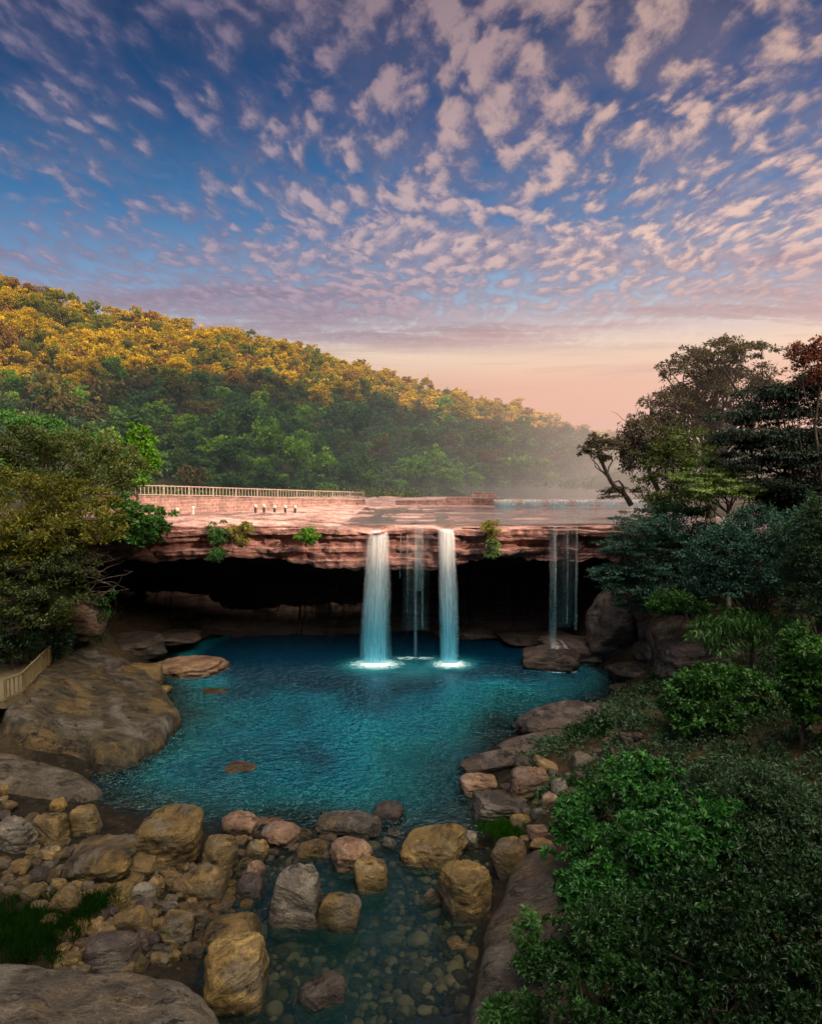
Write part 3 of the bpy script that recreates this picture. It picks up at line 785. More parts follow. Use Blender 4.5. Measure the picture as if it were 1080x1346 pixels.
def foliage(clumps, per, lsize, rng, style='round', aspect=0.45, tint_bias=0.0):
    """clumps: (n,4) centre and radius. Returns leaf mesh arrays"""
    n = len(clumps)
    c = np.repeat(clumps[:, :3], per, 0); r = np.repeat(clumps[:, 3], per)[:, None]
    ct = np.repeat(rng.random(n), per)
    N = n * per
    d = unit(rng.normal(size=(N, 3)))
    if style == 'round':
        d[:, 2] = np.where(d[:, 2] < -0.2, -d[:, 2] * 0.6, d[:, 2])
        p = c + d * r * (0.45 + 0.55 * rng.random((N, 1))) * np.array([1, 1, 0.8])
        ax = d + rng.normal(size=(N, 3)) * 0.6 + np.array([0, 0, -0.25])
        flat = 0.35
    elif style == 'tier':
        p = c + d * r * np.sqrt(rng.random((N, 1))) * np.array([1.25, 1.25, 0.20])
        ax = d * np.array([1, 1, 0.2]) + rng.normal(size=(N, 3)) * 0.35 + np.array([0, 0, -0.25])
        flat = 0.6
    elif style == 'droop':
        u = rng.random((N, 1))
        p = c + d * r * np.array([0.55, 0.55, 0.3]) + np.array([0, 0, -1.0]) * u * r * 1.7
        ax = d * 0.5 + np.array([0, 0, -1.0]) + rng.normal(size=(N, 3)) * 0.25
        flat = 0.1
    elif style == 'rosette':
        k = 8
        m = max(1, per // k)
        d0 = unit(rng.normal(size=(n * m, 3)) + np.array([0, 0, 0.55]))
        d0[:, 2] = np.abs(d0[:, 2]) * 0.9 + 0.05
        cc = np.repeat(clumps[:, :3], m, 0); rr = np.repeat(clumps[:, 3], m)[:, None]
        q = cc + d0 * rr * (0.75 + 0.3 * rng.random((n * m, 1)))
        e1 = unit(np.cross(d0, np.array([0.3, 0.8, 0.2]))); e2 = np.cross(d0, e1)
        ang = np.tile(np.arange(k) * 2.4, n * m) + np.repeat(rng.random(n * m) * 6.28, k)
        q8 = np.repeat(q, k, 0); a1 = np.repeat(e1, k, 0); a2 = np.repeat(e2, k, 0); dd = np.repeat(d0, k, 0)
        ax = a1 * np.cos(ang)[:, None] + a2 * np.sin(ang)[:, None] + dd * (0.25 + 0.75 * rng.random((len(q8), 1))) + rng.normal(size=(len(q8), 3)) * 0.15
        ct = np.repeat(np.repeat(rng.random(n), m) * 0.5 + rng.random(n * m) * 0.5, k)
        hgt = np.repeat(d0[:, 2], k)
        tint = np.clip(0.12 + 0.30 * ct + 0.30 * hgt + 0.28 * rng.random(len(q8)) + tint_bias, 0, 1)
        L = lsize * (0.7 + 0.6 * rng.random(len(q8)))
        return leaf_quads(q8, ax, L, L * aspect, rng, 0.15, tint)
    elif style == 'bamboo':
        p = c + d * r * np.array([1.0, 1.0, 0.7]) * rng.random((N, 1)) ** 0.4
        ax = d * np.array([1, 1, 0.3]) + np.array([0, 0, -0.75]) + rng.normal(size=(N, 3)) * 0.3
        flat = 0.2
    elif style == 'grass':
        p = c + np.stack([rng.normal(size=N) * 0.5, rng.normal(size=N) * 0.5, np.zeros(N)], 1) * r
        ax = rng.normal(size=(N, 3)) * 0.38 + np.array([0, 0, 1.0])
        flat = 0.0
    h = (p[:, 2] - c[:, 2]) / np.maximum(r[:, 0], 1e-6)
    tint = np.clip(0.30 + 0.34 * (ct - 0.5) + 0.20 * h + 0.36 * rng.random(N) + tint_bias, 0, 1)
    L = lsize * (0.65 + 0.7 * rng.random(N))
    return leaf_quads(p, ax, L, L * aspect, rng, flat, tint)

def lobe_clumps(lobes, n, rad, rng, fill=0.35, gap=0.0, low=-0.55):
    """spread n clumps over the shells of ellipsoid lobes (cx,cy,cz,rx,ry,rz)"""
    L = np.array(lobes, float)
    w = (L[:, 3] * L[:, 4] + L[:, 3] * L[:, 5] + L[:, 4] * L[:, 5]) ; w = w / w.sum()
    out = []
    tries = 0
    while len(out) < n and tries < n * 30:
        tries += 1
        i = rng.choice(len(L), p=w)
        d = rng.normal(size=3); d /= np.linalg.norm(d)
        if d[2] < low: continue
        s = 1 - fill * rng.random() ** 1.5; stray = rng.random() < 0.2
        if stray: s = 1 + 0.4 * rng.random()
        p = L[i, :3] + d * L[i, 3:6] * s
        if gap > 0 and vnoise(p[0] / (rad * 3.2), p[1] / (rad * 3.2), p[2] / (rad * 3.2), 5) < gap: continue
        out.append((*p, rad * (0.6 + 0.75 * rng.random()) * (0.6 if stray else 1)))
    return np.array(out)

def join_arrays(parts):
    V, F, T = [], [], []
    o = 0
    for v, f, t in parts:
        V.append(v); F.append(f + o); T.append(t); o += len(v)
    return np.concatenate(V), np.concatenate(F), np.concatenate(T)

def limb(a, b, rng, bend=0.18, k=5):
    a = np.array(a, float); b = np.array(b, float)
    L = np.linalg.norm(b - a)
    o = rng.normal(size=3) * L * bend; o[2] = abs(o[2]) * 0.6
    return [tuple(a + (b - a) * t + o * math.sin(t * PI) + (0 if t in (0, 1) else 1) * rng.normal(size=3) * L * 0.025) for t in np.linspace(0, 1, k)]

def lobe_px(px, py, Y, rx, ry, rd=None):
    x, y, z = P(px, py, Y)
    s = Y / FPX
    rd = rd if rd is not None else (rx * 0.85 + ry * 0.15)
    return (x, y, z, rx * s, rd * s, ry * s)

def make_tree(name, label, cat, base, lobes, mat, bark, seed, n_cl, cl_r, per, leaf, style='round', aspect=0.45, trunk_r=0.16, fork=0.5, gap=0.0,
              group=None, n_limb=14, fill=0.35, low=-0.55, trunk=None, tint_bias=0.0, crown_name='crown', trunk_name='trunk', vis_limb=1.0):
    """tapered trunk with limbs reaching into the crown, and a crown of many separate leaves"""
    rng = np.random.default_rng(seed)
    cl = lobe_clumps(lobes, n_cl, cl_r, rng, fill, gap, low)
    base = np.array(base, float)
    root = empty(name, tuple(base), label, cat, group)
    V, F, T = foliage(cl, per, leaf, rng, style, aspect, tint_bias)
    link(crown_name, np_mesh(crown_name, V - base, F, {'tint': T}, smooth=False), mat, root)
    mb = MB()
    cen = np.average(np.array(lobes)[:, :3], axis=0)
    if trunk is None:
        top = base + (cen - base) * fork + np.array([0, 0, 0])
        tr = limb(base - np.array([0, 0, 0.25]), top, rng, 0.05, 6)
    else:
        tr = trunk
    m = len(tr)
    mb.tube(tr, [trunk_r * (1.25 - 0.65 * i / (m - 1)) for i in range(m)], 8)
    pick = rng.choice(len(cl), size=min(n_limb, len(cl)), replace=False)
    for i in pick:
        a = np.array(tr[rng.integers(max(1, m // 2), m)])
        q = cl[i, :3]
        pts = limb(a, q, rng, 0.12, 6)
        r0 = trunk_r * rng.uniform(0.28, 0.5) * vis_limb
        mb.tube(pts, [r0 * (1 - 0.78 * j / 5) for j in range(6)], 5)
        for _ in range(3):
            j = int(rng.integers(2, 5))
            dlt = rng.normal(size=3) * cl_r * 1.2
            mb.tube(limb(pts[j], np.array(pts[j]) + dlt + (q - a) * 0.2, rng, 0.15, 4), [r0 * 0.42, r0 * 0.3, r0 * 0.2, r0 * 0.1], 4)
    mb.v = [tuple(np.array(v) - base) for v in mb.v]
    mb.build(trunk_name, bark, root, smooth=True)
    return root

# ------------------------------------------------------------------ forest on the hill
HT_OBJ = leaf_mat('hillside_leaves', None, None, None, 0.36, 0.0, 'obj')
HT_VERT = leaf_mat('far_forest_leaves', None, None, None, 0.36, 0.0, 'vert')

def hill_variant(seed):
    """unit tree: crown radius about 1, foot at the origin. Returns leaf arrays and trunk arrays"""
    rng = np.random.default_rng(seed)
    h = rng.uniform(1.25, 1.75)
    lobes = [(rng.normal() * 0.15, rng.normal() * 0.15, h, 0.72, 0.72, 0.6)]
    for k in range(rng.integers(4, 7)):
        a = rng.random() * 6.28; q = rng.uniform(0.3, 0.62)
        lobes.append((math.cos(a) * q, math.sin(a) * q, h + rng.uniform(-0.55, 0.4), rng.uniform(0.3, 0.5), rng.uniform(0.3, 0.5), rng.uniform(0.28, 0.45)))
    cl = lobe_clumps(lobes, 64, 0.20, rng, 0.3, 0.0, -0.5)
    V, F, T = foliage(cl, 24, 0.135, rng, 'round', 0.7)
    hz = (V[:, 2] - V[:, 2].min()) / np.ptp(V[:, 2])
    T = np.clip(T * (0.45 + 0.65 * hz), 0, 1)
    mb = MB()
    mb.tube([(0, 0, -0.5), (0.03, 0.02, h * 0.5), (0.0, 0, h)], [0.075, 0.055, 0.03], 5)
    for k in range(4):
        q = cl[rng.integers(len(cl)), :3]
        mb.tube([(0, 0, h * 0.5), tuple((q + np.array([0, 0, h * 0.6])) / 2), tuple(q)], [0.04, 0.028, 0.01], 4)
    return V, F, T, np.array(mb.v), np.array(mb.f)

def build_forest():
    rng = np.random.default_rng(77)
    var = [hill_variant(300 + i) for i in range(7)]
    meshes = []
    for i, (V, F, T, tv, tf) in enumerate(var):
        me = np_mesh('hill_tree', np.concatenate([V, tv]), np.concatenate([F, tf + len(V)]), {'tint': np.concatenate([T, np.zeros(len(tv))])}, smooth=False)
        me.materials.append(HT_OBJ); me.materials.append(M['bark'])
        mi = np.zeros(len(F) + len(tf), np.int32); mi[len(F):] = 1
        me.polygons.foreach_set('material_index', mi)
        meshes.append(me)
    # scatter over the hill face
    pts = []
    cell = {}
    at_ = rng.random(60000); as_ = rng.random(60000) ** 0.85 * 1.06 - 0.015
    ax_, ay_, az_ = hill_surface(at_, as_)
    for t, s, x, y, z in zip(at_.tolist(), as_.tolist(), ax_.tolist(), ay_.tolist(), az_.tolist()):
        if y < 20: continue
        ppx = 540 + FPX * x / y
        if ppx < -70 or ppx > 1010: continue
        r = float(np.clip(rng.lognormal(0.86, 0.36), 1.2, 5.0)) * (1.0 + 0.25 * sstep(250, 500, y))
        key = (int(x // 9), int(y // 9)); ok = True
        for i in (-1, 0, 1):
            for j in (-1, 0, 1):
                for (qx, qy, qr) in cell.get((key[0] + i, key[1] + j), ()):
                    if (qx - x) ** 2 + (qy - y) ** 2 < (0.68 * (qr + r)) ** 2: ok = False; break
                if not ok: break
            if not ok: break
        if not ok: continue
        cell.setdefault(key, []).append((x, y, r))
        pts.append((x, y, z, r, t, s, ppx))
    kinds = {
        'gold': ('yellow-gold bushy tree in full low sunlight on the upper hillside forest', 'golden trees on the sunlit upper hillside'),
        'rust': ('rust-brown bushy tree in the sunlit upper hillside forest', 'rust-brown trees on the upper hillside'),
        'olive': ('olive-green tree standing among golden ones on the upper hillside', 'olive trees on the upper hillside'),
        'dark': ('dusky dark green tree in the shaded lower hillside forest', 'dark green trees on the shaded lower hillside'),
        'bright': ('fresh bright green tree in the shaded lower hillside forest', 'bright green trees on the lower hillside'),
        'brown': ('dull brownish tree in the shaded lower hillside forest', 'brownish trees on the lower hillside'),
    }
    info = []
    for (x, y, z, r, t, s, ppx) in pts:
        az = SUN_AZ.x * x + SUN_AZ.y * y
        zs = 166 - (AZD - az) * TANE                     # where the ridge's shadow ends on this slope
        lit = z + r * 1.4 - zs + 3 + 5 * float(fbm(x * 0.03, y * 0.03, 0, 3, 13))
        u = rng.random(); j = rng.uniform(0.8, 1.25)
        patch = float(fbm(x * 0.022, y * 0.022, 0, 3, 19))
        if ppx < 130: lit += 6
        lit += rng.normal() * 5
        if lit > 0:  # autumn tones above the shadow line carry the low sun's gold in colour
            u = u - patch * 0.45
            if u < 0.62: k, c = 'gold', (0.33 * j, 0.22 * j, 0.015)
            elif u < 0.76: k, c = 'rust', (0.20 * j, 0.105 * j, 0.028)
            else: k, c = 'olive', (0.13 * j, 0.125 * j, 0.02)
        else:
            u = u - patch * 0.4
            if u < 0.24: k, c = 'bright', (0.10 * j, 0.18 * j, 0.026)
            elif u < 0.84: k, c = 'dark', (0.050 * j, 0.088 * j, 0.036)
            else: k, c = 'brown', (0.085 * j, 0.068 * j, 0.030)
        info.append((k, c))
    # apparent size; those wholly behind the near trees on the left are left to the mass
    app = []
    for p in pts:
        ppy = 620 - FPX * (p[2] + p[3] - CAM_H) / p[1]
        hid = (p[6] < 215 and ppy > 520) or p[6] < 5 or p[5] > 1.0 or p[6] > 770
        app.append(0 if hid else p[3] / p[1])
    order = np.argsort(-np.array(app))
    solo = set(int(i) for i in order[:285])
    SV, SF, ST, SCc = [], [], [], []; off = 0
    for i, (x, y, z, r, t, s, ppx) in enumerate(pts):
        vi = int(rng.integers(len(var))); rz = rng.random() * 6.28
        sc = (r * rng.uniform(0.9, 1.15), r * rng.uniform(0.9, 1.15), r * rng.uniform(0.85, 1.25))
        k, c = info[i]
        if i in solo and app[i] > 0:
            o = bpy.data.objects.new('hill_tree', meshes[vi]); COL.objects.link(o)
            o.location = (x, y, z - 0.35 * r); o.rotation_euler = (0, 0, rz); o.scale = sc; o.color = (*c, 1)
            tag(o, kinds[k][0], 'tree', kinds[k][1])
        else:
            V, F, T, tv, tf = var[vi]
            far = True
            if far:                                       # every third leaf, larger
                nq = len(F) // 3
                q = V.reshape(-1, 4, 3)[::3][:nq]; cq = q.mean(1, keepdims=True); q = cq + (q - cq) * 1.7
                V = q.reshape(-1, 3); F = np.arange(len(V)).reshape(-1, 4); T = T.reshape(-1, 4)[::3][:nq].ravel()
            ca, sa = math.cos(rz), math.sin(rz)
            W_ = V * np.array(sc)
            W_ = np.stack([W_[:, 0] * ca - W_[:, 1] * sa + x, W_[:, 0] * sa + W_[:, 1] * ca + y, W_[:, 2] + z - 0.35 * r], 1)
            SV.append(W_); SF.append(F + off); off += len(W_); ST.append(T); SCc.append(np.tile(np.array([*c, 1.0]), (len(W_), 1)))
    V = np.concatenate(SV)
    me = np_mesh('forest', V, np.concatenate(SF), {'tint': np.concatenate(ST)}, smooth=False)
    at = me.attributes.new('col', 'FLOAT_COLOR', 'POINT'); at.data.foreach_set('color', np.concatenate(SCc).astype(np.float32).ravel())
    o = link('forest', me, HT_VERT, kind='stuff')
    tag(o, 'mass of distant mixed trees covering the rest of the hillside', 'forest')
    print('forest', len(pts), 'stuff verts', len(V))
build_forest()
# ------------------------------------------------------------------ near trees and shrubs
LF = {}
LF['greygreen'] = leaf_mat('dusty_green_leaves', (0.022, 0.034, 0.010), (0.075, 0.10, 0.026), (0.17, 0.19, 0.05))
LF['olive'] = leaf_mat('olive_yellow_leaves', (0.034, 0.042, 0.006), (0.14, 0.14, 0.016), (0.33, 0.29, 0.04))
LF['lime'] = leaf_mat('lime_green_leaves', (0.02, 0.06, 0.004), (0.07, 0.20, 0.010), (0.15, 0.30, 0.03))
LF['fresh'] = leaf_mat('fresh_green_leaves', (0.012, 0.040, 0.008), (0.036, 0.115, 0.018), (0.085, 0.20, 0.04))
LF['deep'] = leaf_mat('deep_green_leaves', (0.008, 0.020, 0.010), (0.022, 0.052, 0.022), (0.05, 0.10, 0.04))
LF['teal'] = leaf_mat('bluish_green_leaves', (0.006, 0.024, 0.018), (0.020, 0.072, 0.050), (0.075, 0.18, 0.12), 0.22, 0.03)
LF['brownish'] = leaf_mat('backlit_brown_green_leaves', (0.036, 0.029, 0.020), (0.10, 0.078, 0.050), (0.22, 0.17, 0.10), 0.35)  # lightened so the leaf colour carries the sunlit haze
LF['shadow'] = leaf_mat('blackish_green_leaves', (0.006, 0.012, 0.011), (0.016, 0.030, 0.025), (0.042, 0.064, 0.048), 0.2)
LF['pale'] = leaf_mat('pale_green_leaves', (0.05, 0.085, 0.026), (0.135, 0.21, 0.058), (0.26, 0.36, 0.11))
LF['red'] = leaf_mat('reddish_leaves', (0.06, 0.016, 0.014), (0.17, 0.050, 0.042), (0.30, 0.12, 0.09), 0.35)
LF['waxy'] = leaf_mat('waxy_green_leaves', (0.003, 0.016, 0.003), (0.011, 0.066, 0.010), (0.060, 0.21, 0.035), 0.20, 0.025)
LF['waxy_shade'] = leaf_mat('shaded_waxy_leaves', (0.0015, 0.006, 0.0015), (0.005, 0.022, 0.004), (0.022, 0.072, 0.013), 0.18, 0.02)  # waxy leaves with the corner's tree shade put into their colour
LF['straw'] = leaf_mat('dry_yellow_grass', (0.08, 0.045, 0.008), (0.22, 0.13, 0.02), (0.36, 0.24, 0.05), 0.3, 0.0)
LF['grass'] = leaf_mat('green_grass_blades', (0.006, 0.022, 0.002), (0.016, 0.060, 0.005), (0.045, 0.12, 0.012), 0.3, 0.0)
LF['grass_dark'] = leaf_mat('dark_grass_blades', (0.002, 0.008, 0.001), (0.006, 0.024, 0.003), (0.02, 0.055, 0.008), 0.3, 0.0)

def gbase(px, Y, dz=0.0):
    x = (px - 540) / FPX * Y
    if Y > 60: return (x, Y, 8.4 + dz)
    return (x, Y, float(ground_h(np.array([x]), np.array([Y]))[0]) + dz)

def tree_px(name, label, cat, bpx, Y, lobes, mat, bark, seed, n_cl, cl_r, per, leaf, **kw):
    """lobes in photograph pixels (px, py, depth offset, rx, ry) round a foot at pixel column bpx, distance Y"""
    L = [lobe_px(a, b, Y + dy, rx, ry) for (a, b, dy, rx, ry) in lobes]
    base = kw.pop('base', None) or gbase(bpx, Y)
    return make_tree(name, label, cat, base, L, LF[mat], M[bark], seed, n_cl, cl_r, per, leaf, **kw)

# left bank
tree_px('tree', 'bright mid-green tree behind the others at the left edge, in front of the golden hillside', 'tree', 40, 70,
        [(10, 560, 0, 34, 18), (60, 572, 2, 40, 18), (112, 586, 1, 34, 20), (138, 600, 2, 26, 18)], 'fresh', 'bark', 1, 130, 0.8, 60, 0.36, aspect=0.6, trunk_r=0.3, fork=0.7, n_limb=20, gap=0.3)
tree_px('tree', 'broad dusty grey-green tree with pale trunk leaning over the left bank', 'tree', 44, 43,
        [(30, 592, 0, 56, 26), (100, 588, 1, 54, 22), (146, 612, 0, 40, 26), (60, 625, -1, 66, 26), (15, 638, -2, 50, 36), (120, 636, 0, 46, 20), (178, 622, 1, 22, 16)], 'greygreen', 'bark_pale', 2, 330, 0.50, 70, 0.20, trunk_r=0.17, fork=0.8, n_limb=26, gap=0.28)
tree_px('tree', 'small lime-green tree at the left end of the plateau railing', 'tree', 178, 49,
        [(186, 582, 0, 18, 20), (180, 612, 0, 26, 26), (168, 632, -1, 26, 20), (196, 606, 0, 12, 14)], 'lime', 'bark', 3, 90, 0.40, 60, 0.24, aspect=0.6, trunk_r=0.10, fork=0.75, n_limb=8, base=(-19.7, 49, 8.7))
tree_px('shrub', 'olive-yellow spreading shrub with drooping sprays over the dark cave mouth', 'shrub', 52, 37,
        [(40, 665, 0, 62, 36), (95, 668, 1, 56, 30), (130, 690, 0, 38, 20), (60, 705, -1, 62, 30), (158, 706, 0, 26, 12), (20, 720, -2, 40, 34)], 'olive', 'bark', 4, 330, 0.44, 70, 0.19, style='round', trunk_r=0.13, fork=0.75, n_limb=26, gap=0.22, low=-0.9)
tree_px('shrub', 'bright green leafy shrub spilling over the cliff edge at its left end', 'shrub', 180, 42,
        [(184, 688, 0, 34, 20), (160, 676, 0, 26, 16), (200, 700, 0, 20, 16), (172, 706, -0.5, 24, 14)], 'fresh', 'bark', 5, 110, 0.36, 60, 0.25, aspect=0.55, trunk_r=0.07, fork=0.5, n_limb=8, base=(-16.6, 43, 8.8), low=-0.9)
tree_px('shrub', 'dark green bush hanging with dry vines below the olive-yellow sprays', 'shrub', 40, 35,
        [(30, 752, 0, 44, 44), (72, 762, 0, 38, 40), (98, 742, 1, 26, 26), (60, 800, -1, 36, 24), (10, 790, -1, 34, 30)], 'greygreen', 'bark_dark', 6, 230, 0.44, 70, 0.17, tint_bias=-0.16, trunk_r=0.10, fork=0.7, n_limb=16, gap=0.2, low=-0.9)
tree_px('shrub', 'dark green round bush at the left frame edge above the railed platform', 'shrub', 14, 34.5,
        [(12, 828, 0, 36, 34), (30, 848, 0, 22, 20), (-14, 850, -1, 30, 30)], 'deep', 'bark', 7, 110, 0.38, 60, 0.17, trunk_r=0.07, n_limb=8, low=-0.8)
tree_px('shrub', 'slender yellow-green sapling with a thin pale stem behind the railed platform', 'shrub', 47, 36,
        [(62, 788, 0, 22, 30), (70, 815, 0, 18, 22), (48, 806, 0, 15, 24)], 'olive', 'bark_pale', 8, 70, 0.34, 46, 0.17, trunk_r=0.05, n_limb=8, gap=0.2)
tree_px('shrub', 'small dark green bush beside the corner of the railed platform', 'shrub', 78, 36.5,
        [(78, 842, 0, 17, 20), (70, 860, 0, 14, 12)], 'deep', 'bark_dark', 9, 46, 0.32, 46, 0.17, trunk_r=0.04, n_limb=5)
tree_px('shrub', 'small green plant beside the reddish rock in the left bank shadow', 'shrub', 128, 39,
        [(128, 806, 0, 14, 14), (138, 790, 0, 11, 11)], 'fresh', 'bark_dark', 10, 36, 0.30, 36, 0.18, trunk_r=0.04, n_limb=5)
# dry leafless vines on the left bank
def dry_vines():
    rng = np.random.default_rng(12)
    mb = MB(); o = np.array(gbase(92, 36.0))
    for k in range(60):
        a = np.array(P(rng.uniform(70, 120), rng.uniform(735, 800), 35.6 + rng.random()))
        b = a + np.array([rng.uniform(0.2, 2.2), rng.uniform(-0.8, 0.8), rng.uniform(-0.6, 1.6)])
        pts = limb(a, b, rng, 0.25, 6)
        mb.tube(np.array(pts) - o, [0.028, 0.024, 0.02, 0.016, 0.012, 0.006], 4)
    t = mb.build('dry_vines', M['bark'], None, tuple(o), True)
    tag(t, 'tangle of dry leafless vines on the left bank beside the cave mouth', 'vine')
dry_vines()

# right bank, from the plateau edge round to the foreground
def crooked():
    Y = 47.0
    base = P(829, 662, Y)
    trunk = [P(*q, Y) for q in ((829, 664), (824, 655), (818, 647), (810, 642), (803, 634), (798, 624), (793, 613), (789, 604), (785, 594))]
    r = make_tree('crooked_tree', 'small crooked dark tree leaning left, alone at the lip of the plateau', 'tree', base,
                  [lobe_px(786, 588, Y, 20, 13), lobe_px(775, 594, Y, 12, 9), lobe_px(797, 583, Y + .3, 14, 9), lobe_px(790, 604, Y, 10, 6)], LF['brownish'], M['bark_dark'], 21, 80, 0.26, 44, 0.16,
                  trunk=trunk, trunk_r=0.16, n_limb=10, tint_bias=-0.15)
    rng = np.random.default_rng(5)
    tw = foliage(np.array([(*P(804 + rng.uniform(-16, 18), 648 + rng.uniform(-8, 6), Y), 0.26) for _ in range(24)]), 44, 0.16, rng, 'tier', 0.45, -0.15)
    o = np.array(base)
    link('crown', np_mesh('low_bough', tw[0] - o, tw[1], {'tint': tw[2]}, smooth=False), LF['brownish'], r)
    mb = MB()
    mb.tube(np.array([P(813, 644, Y), P(808, 640, Y), P(803, 642, Y), P(797, 648, Y), P(790, 650, Y)]) - o, [0.11, 0.10, 0.08, 0.06, 0.03], 6)
    mb.tube(np.array([P(820, 650, Y), P(818, 638, Y), P(813, 632, Y), P(806, 634, Y)]) - o, [0.10, 0.08, 0.07, 0.05], 6)
    mb.build('branch', M['bark_dark'], r, None, True)
crooked()
tree_px('tree', 'tall tree with drooping dark foliage strands beside the crooked little tree', 'tree', 862, 50,
        [(850, 575, 0, 30, 22), (835, 590, 0, 22, 26), (868, 560, 1, 30, 26), (845, 560, 0, 22, 16), (888, 590, 1, 22, 30), (826, 560, 0, 10, 10)], 'brownish', 'bark_dark', 22, 330, 0.60, 70, 0.19, style='droop', aspect=0.5, trunk_r=0.2, fork=0.95, gap=0.2, n_limb=22, base=(17.9, 50, 8.6), tint_bias=-0.12)
tree_px('tree', 'tallest airy tree on the right with brownish backlit crown showing sky gaps', 'tree', 930, 54,
        [(905, 492, 0, 30, 22), (945, 468, 0, 38, 20), (985, 480, 1, 32, 26), (925, 520, 0, 40, 26), (965, 510, 1, 40, 26), (890, 530, -1, 24, 20), (860, 530, 0, 14, 14), (955, 550, 0, 40, 24), (905, 555, 0, 34, 22), (1005, 530, 1, 30, 26)],
        'brownish', 'bark', 23, 560, 0.60, 62, 0.21, trunk_r=0.32, fork=0.6, gap=0.36, n_limb=34, base=(23.4, 54, 8.6), aspect=0.5)
tree_px('tree', 'dusky grey-green tree filling the gap under the tall airy crown', 'tree', 880, 46.5,
        [(880, 610, 0, 36, 36), (905, 590, 1, 34, 30), (868, 650, 0, 30, 26), (900, 650, 0, 36, 30)], 'greygreen', 'bark_dark', 24, 210, 0.52, 60, 0.22, trunk_r=0.16, n_limb=12, gap=0.15, tint_bias=-0.08, low=-0.9)
tree_px('tree', 'big blackish tree with flat layered boughs at the right frame edge', 'tree', 1050, 38,
        [(985, 545, 0, 42, 11), (1030, 518, 0, 50, 12), (1000, 575, 0, 60, 12), (1060, 540, 1, 50, 18), (1040, 600, 0, 64, 16), (980, 608, 0, 40, 10), (1060, 570, 1, 46, 16), (1060, 640, 0, 52, 22), (1010, 640, 0, 46, 14), (1090, 600, 0, 50, 50), (1075, 500, 1, 34, 14), (1070, 680, 0, 56, 26), (1030, 668, 1, 44, 18)],
        'shadow', 'bark_dark', 25, 1050, 0.62, 70, 0.18, style='tier', trunk_r=0.26, fork=0.95, n_limb=30, low=-1, fill=0.8)
tree_px('tree', 'red-leaved branches reaching in at the top of the right frame edge', 'tree', 1120, 36,
        [(1066, 462, 0, 28, 14), (1048, 472, 0, 16, 12), (1080, 485, 0, 26, 16), (1110, 490, 0, 40, 40)], 'red', 'bark_dark', 26, 150, 0.36, 40, 0.18, trunk_r=0.10, n_limb=9, vis_limb=0.6, gap=0.33, fork=0.95, fill=0.8, low=-1)
tree_px('tree', 'pale green umbrella-shaped tree standing in the middle of the right bank', 'tree', 967, 39,
        [(935, 605, 0, 20, 8), (925, 628, 0, 38, 10), (960, 620, 0, 34, 10), (985, 640, 0, 36, 12), (915, 650, 0, 26, 10), (950, 645, -1, 42, 12), (1010, 655, 0, 26, 14)], 'pale', 'bark_pale', 27, 300, 0.44, 64, 0.16, style='tier', tint_bias=0.05, trunk_r=0.13, fork=0.8, n_limb=18, fill=0.7, low=-0.8)
tree_px('tree', 'bluish green tree whose low boughs overhang the pool beside the thin waterfall', 'tree', 868, 39,
        [(850, 690, 0, 44, 16), (825, 715, 0, 38, 14), (870, 712, 1, 44, 22), (805, 752, -0.5, 30, 12), (840, 740, 0, 44, 18), (850, 772, 0, 44, 16), (800, 768, -0.5, 20, 8), (880, 750, 1, 34, 24), (830, 790, 0, 26, 10)],
        'teal', 'bark_dark', 28, 460, 0.42, 84, 0.14, style='tier', trunk_r=0.17, fork=0.8, n_limb=26, fill=0.6, low=-0.9)
tree_px('tree', 'dark foliage mass between the overhanging bluish boughs and the pale umbrella tree', 'tree', 905, 41,
        [(905, 700, 0, 38, 30), (880, 680, 0, 30, 20), (925, 735, 0, 36, 34), (890, 755, 0, 30, 26)], 'deep', 'bark_dark', 29, 170, 0.5, 60, 0.2, trunk_r=0.12, n_limb=10, low=-0.9)
tree_px('tree', 'large round bluish green tree low on the right bank below the pale umbrella tree', 'tree', 995, 32,
        [(950, 725, 0, 44, 34), (1000, 705, 0.5, 46, 36), (985, 755, -0.5, 52, 32), (935, 765, 0, 32, 26), (1040, 745, 0, 40, 36), (1060, 700, 1, 40, 30)], 'teal', 'bark_dark', 30, 480, 0.40, 84, 0.135, trunk_r=0.15, n_limb=20, low=-0.8, tint_bias=-0.05)
tree_px('tree', 'dark green tree at the right frame edge below the blackish layered boughs', 'tree', 1080, 29,
        [(1070, 730, 0, 30, 46), (1066, 790, 0, 34, 34), (1090, 690, 0, 36, 36)], 'deep', 'bark_dark', 31, 260, 0.42, 70, 0.14, trunk_r=0.12, n_limb=12, low=-0.9)
tree_px('bamboo_clump', 'clump of arching narrow-leaved bamboo on the right bank above the brown earth', 'bamboo', 965, 30.5,
        [(955, 815, 0, 32, 16), (930, 828, 0, 22, 16), (985, 822, 0, 34, 20), (1020, 826, 0, 32, 18), (950, 845, -0.4, 20, 12)], 'fresh', 'bark', 32, 170, 0.42, 34, 0.34, style='bamboo', aspect=0.13, trunk_r=0.04, n_limb=26, low=-0.8, vis_limb=0.7, tint_bias=-0.12)
tree_px('shrub', 'small green bush perched on the dark boulders at the right end of the pool', 'shrub', 884, 36,
        [(884, 792, 0, 26, 16), (868, 800, 0, 16, 10), (905, 800, 0, 18, 14)], 'fresh', 'bark_dark', 33, 80, 0.34, 46, 0.18, trunk_r=0.05, n_limb=6, low=-0.7, tint_bias=-0.1)
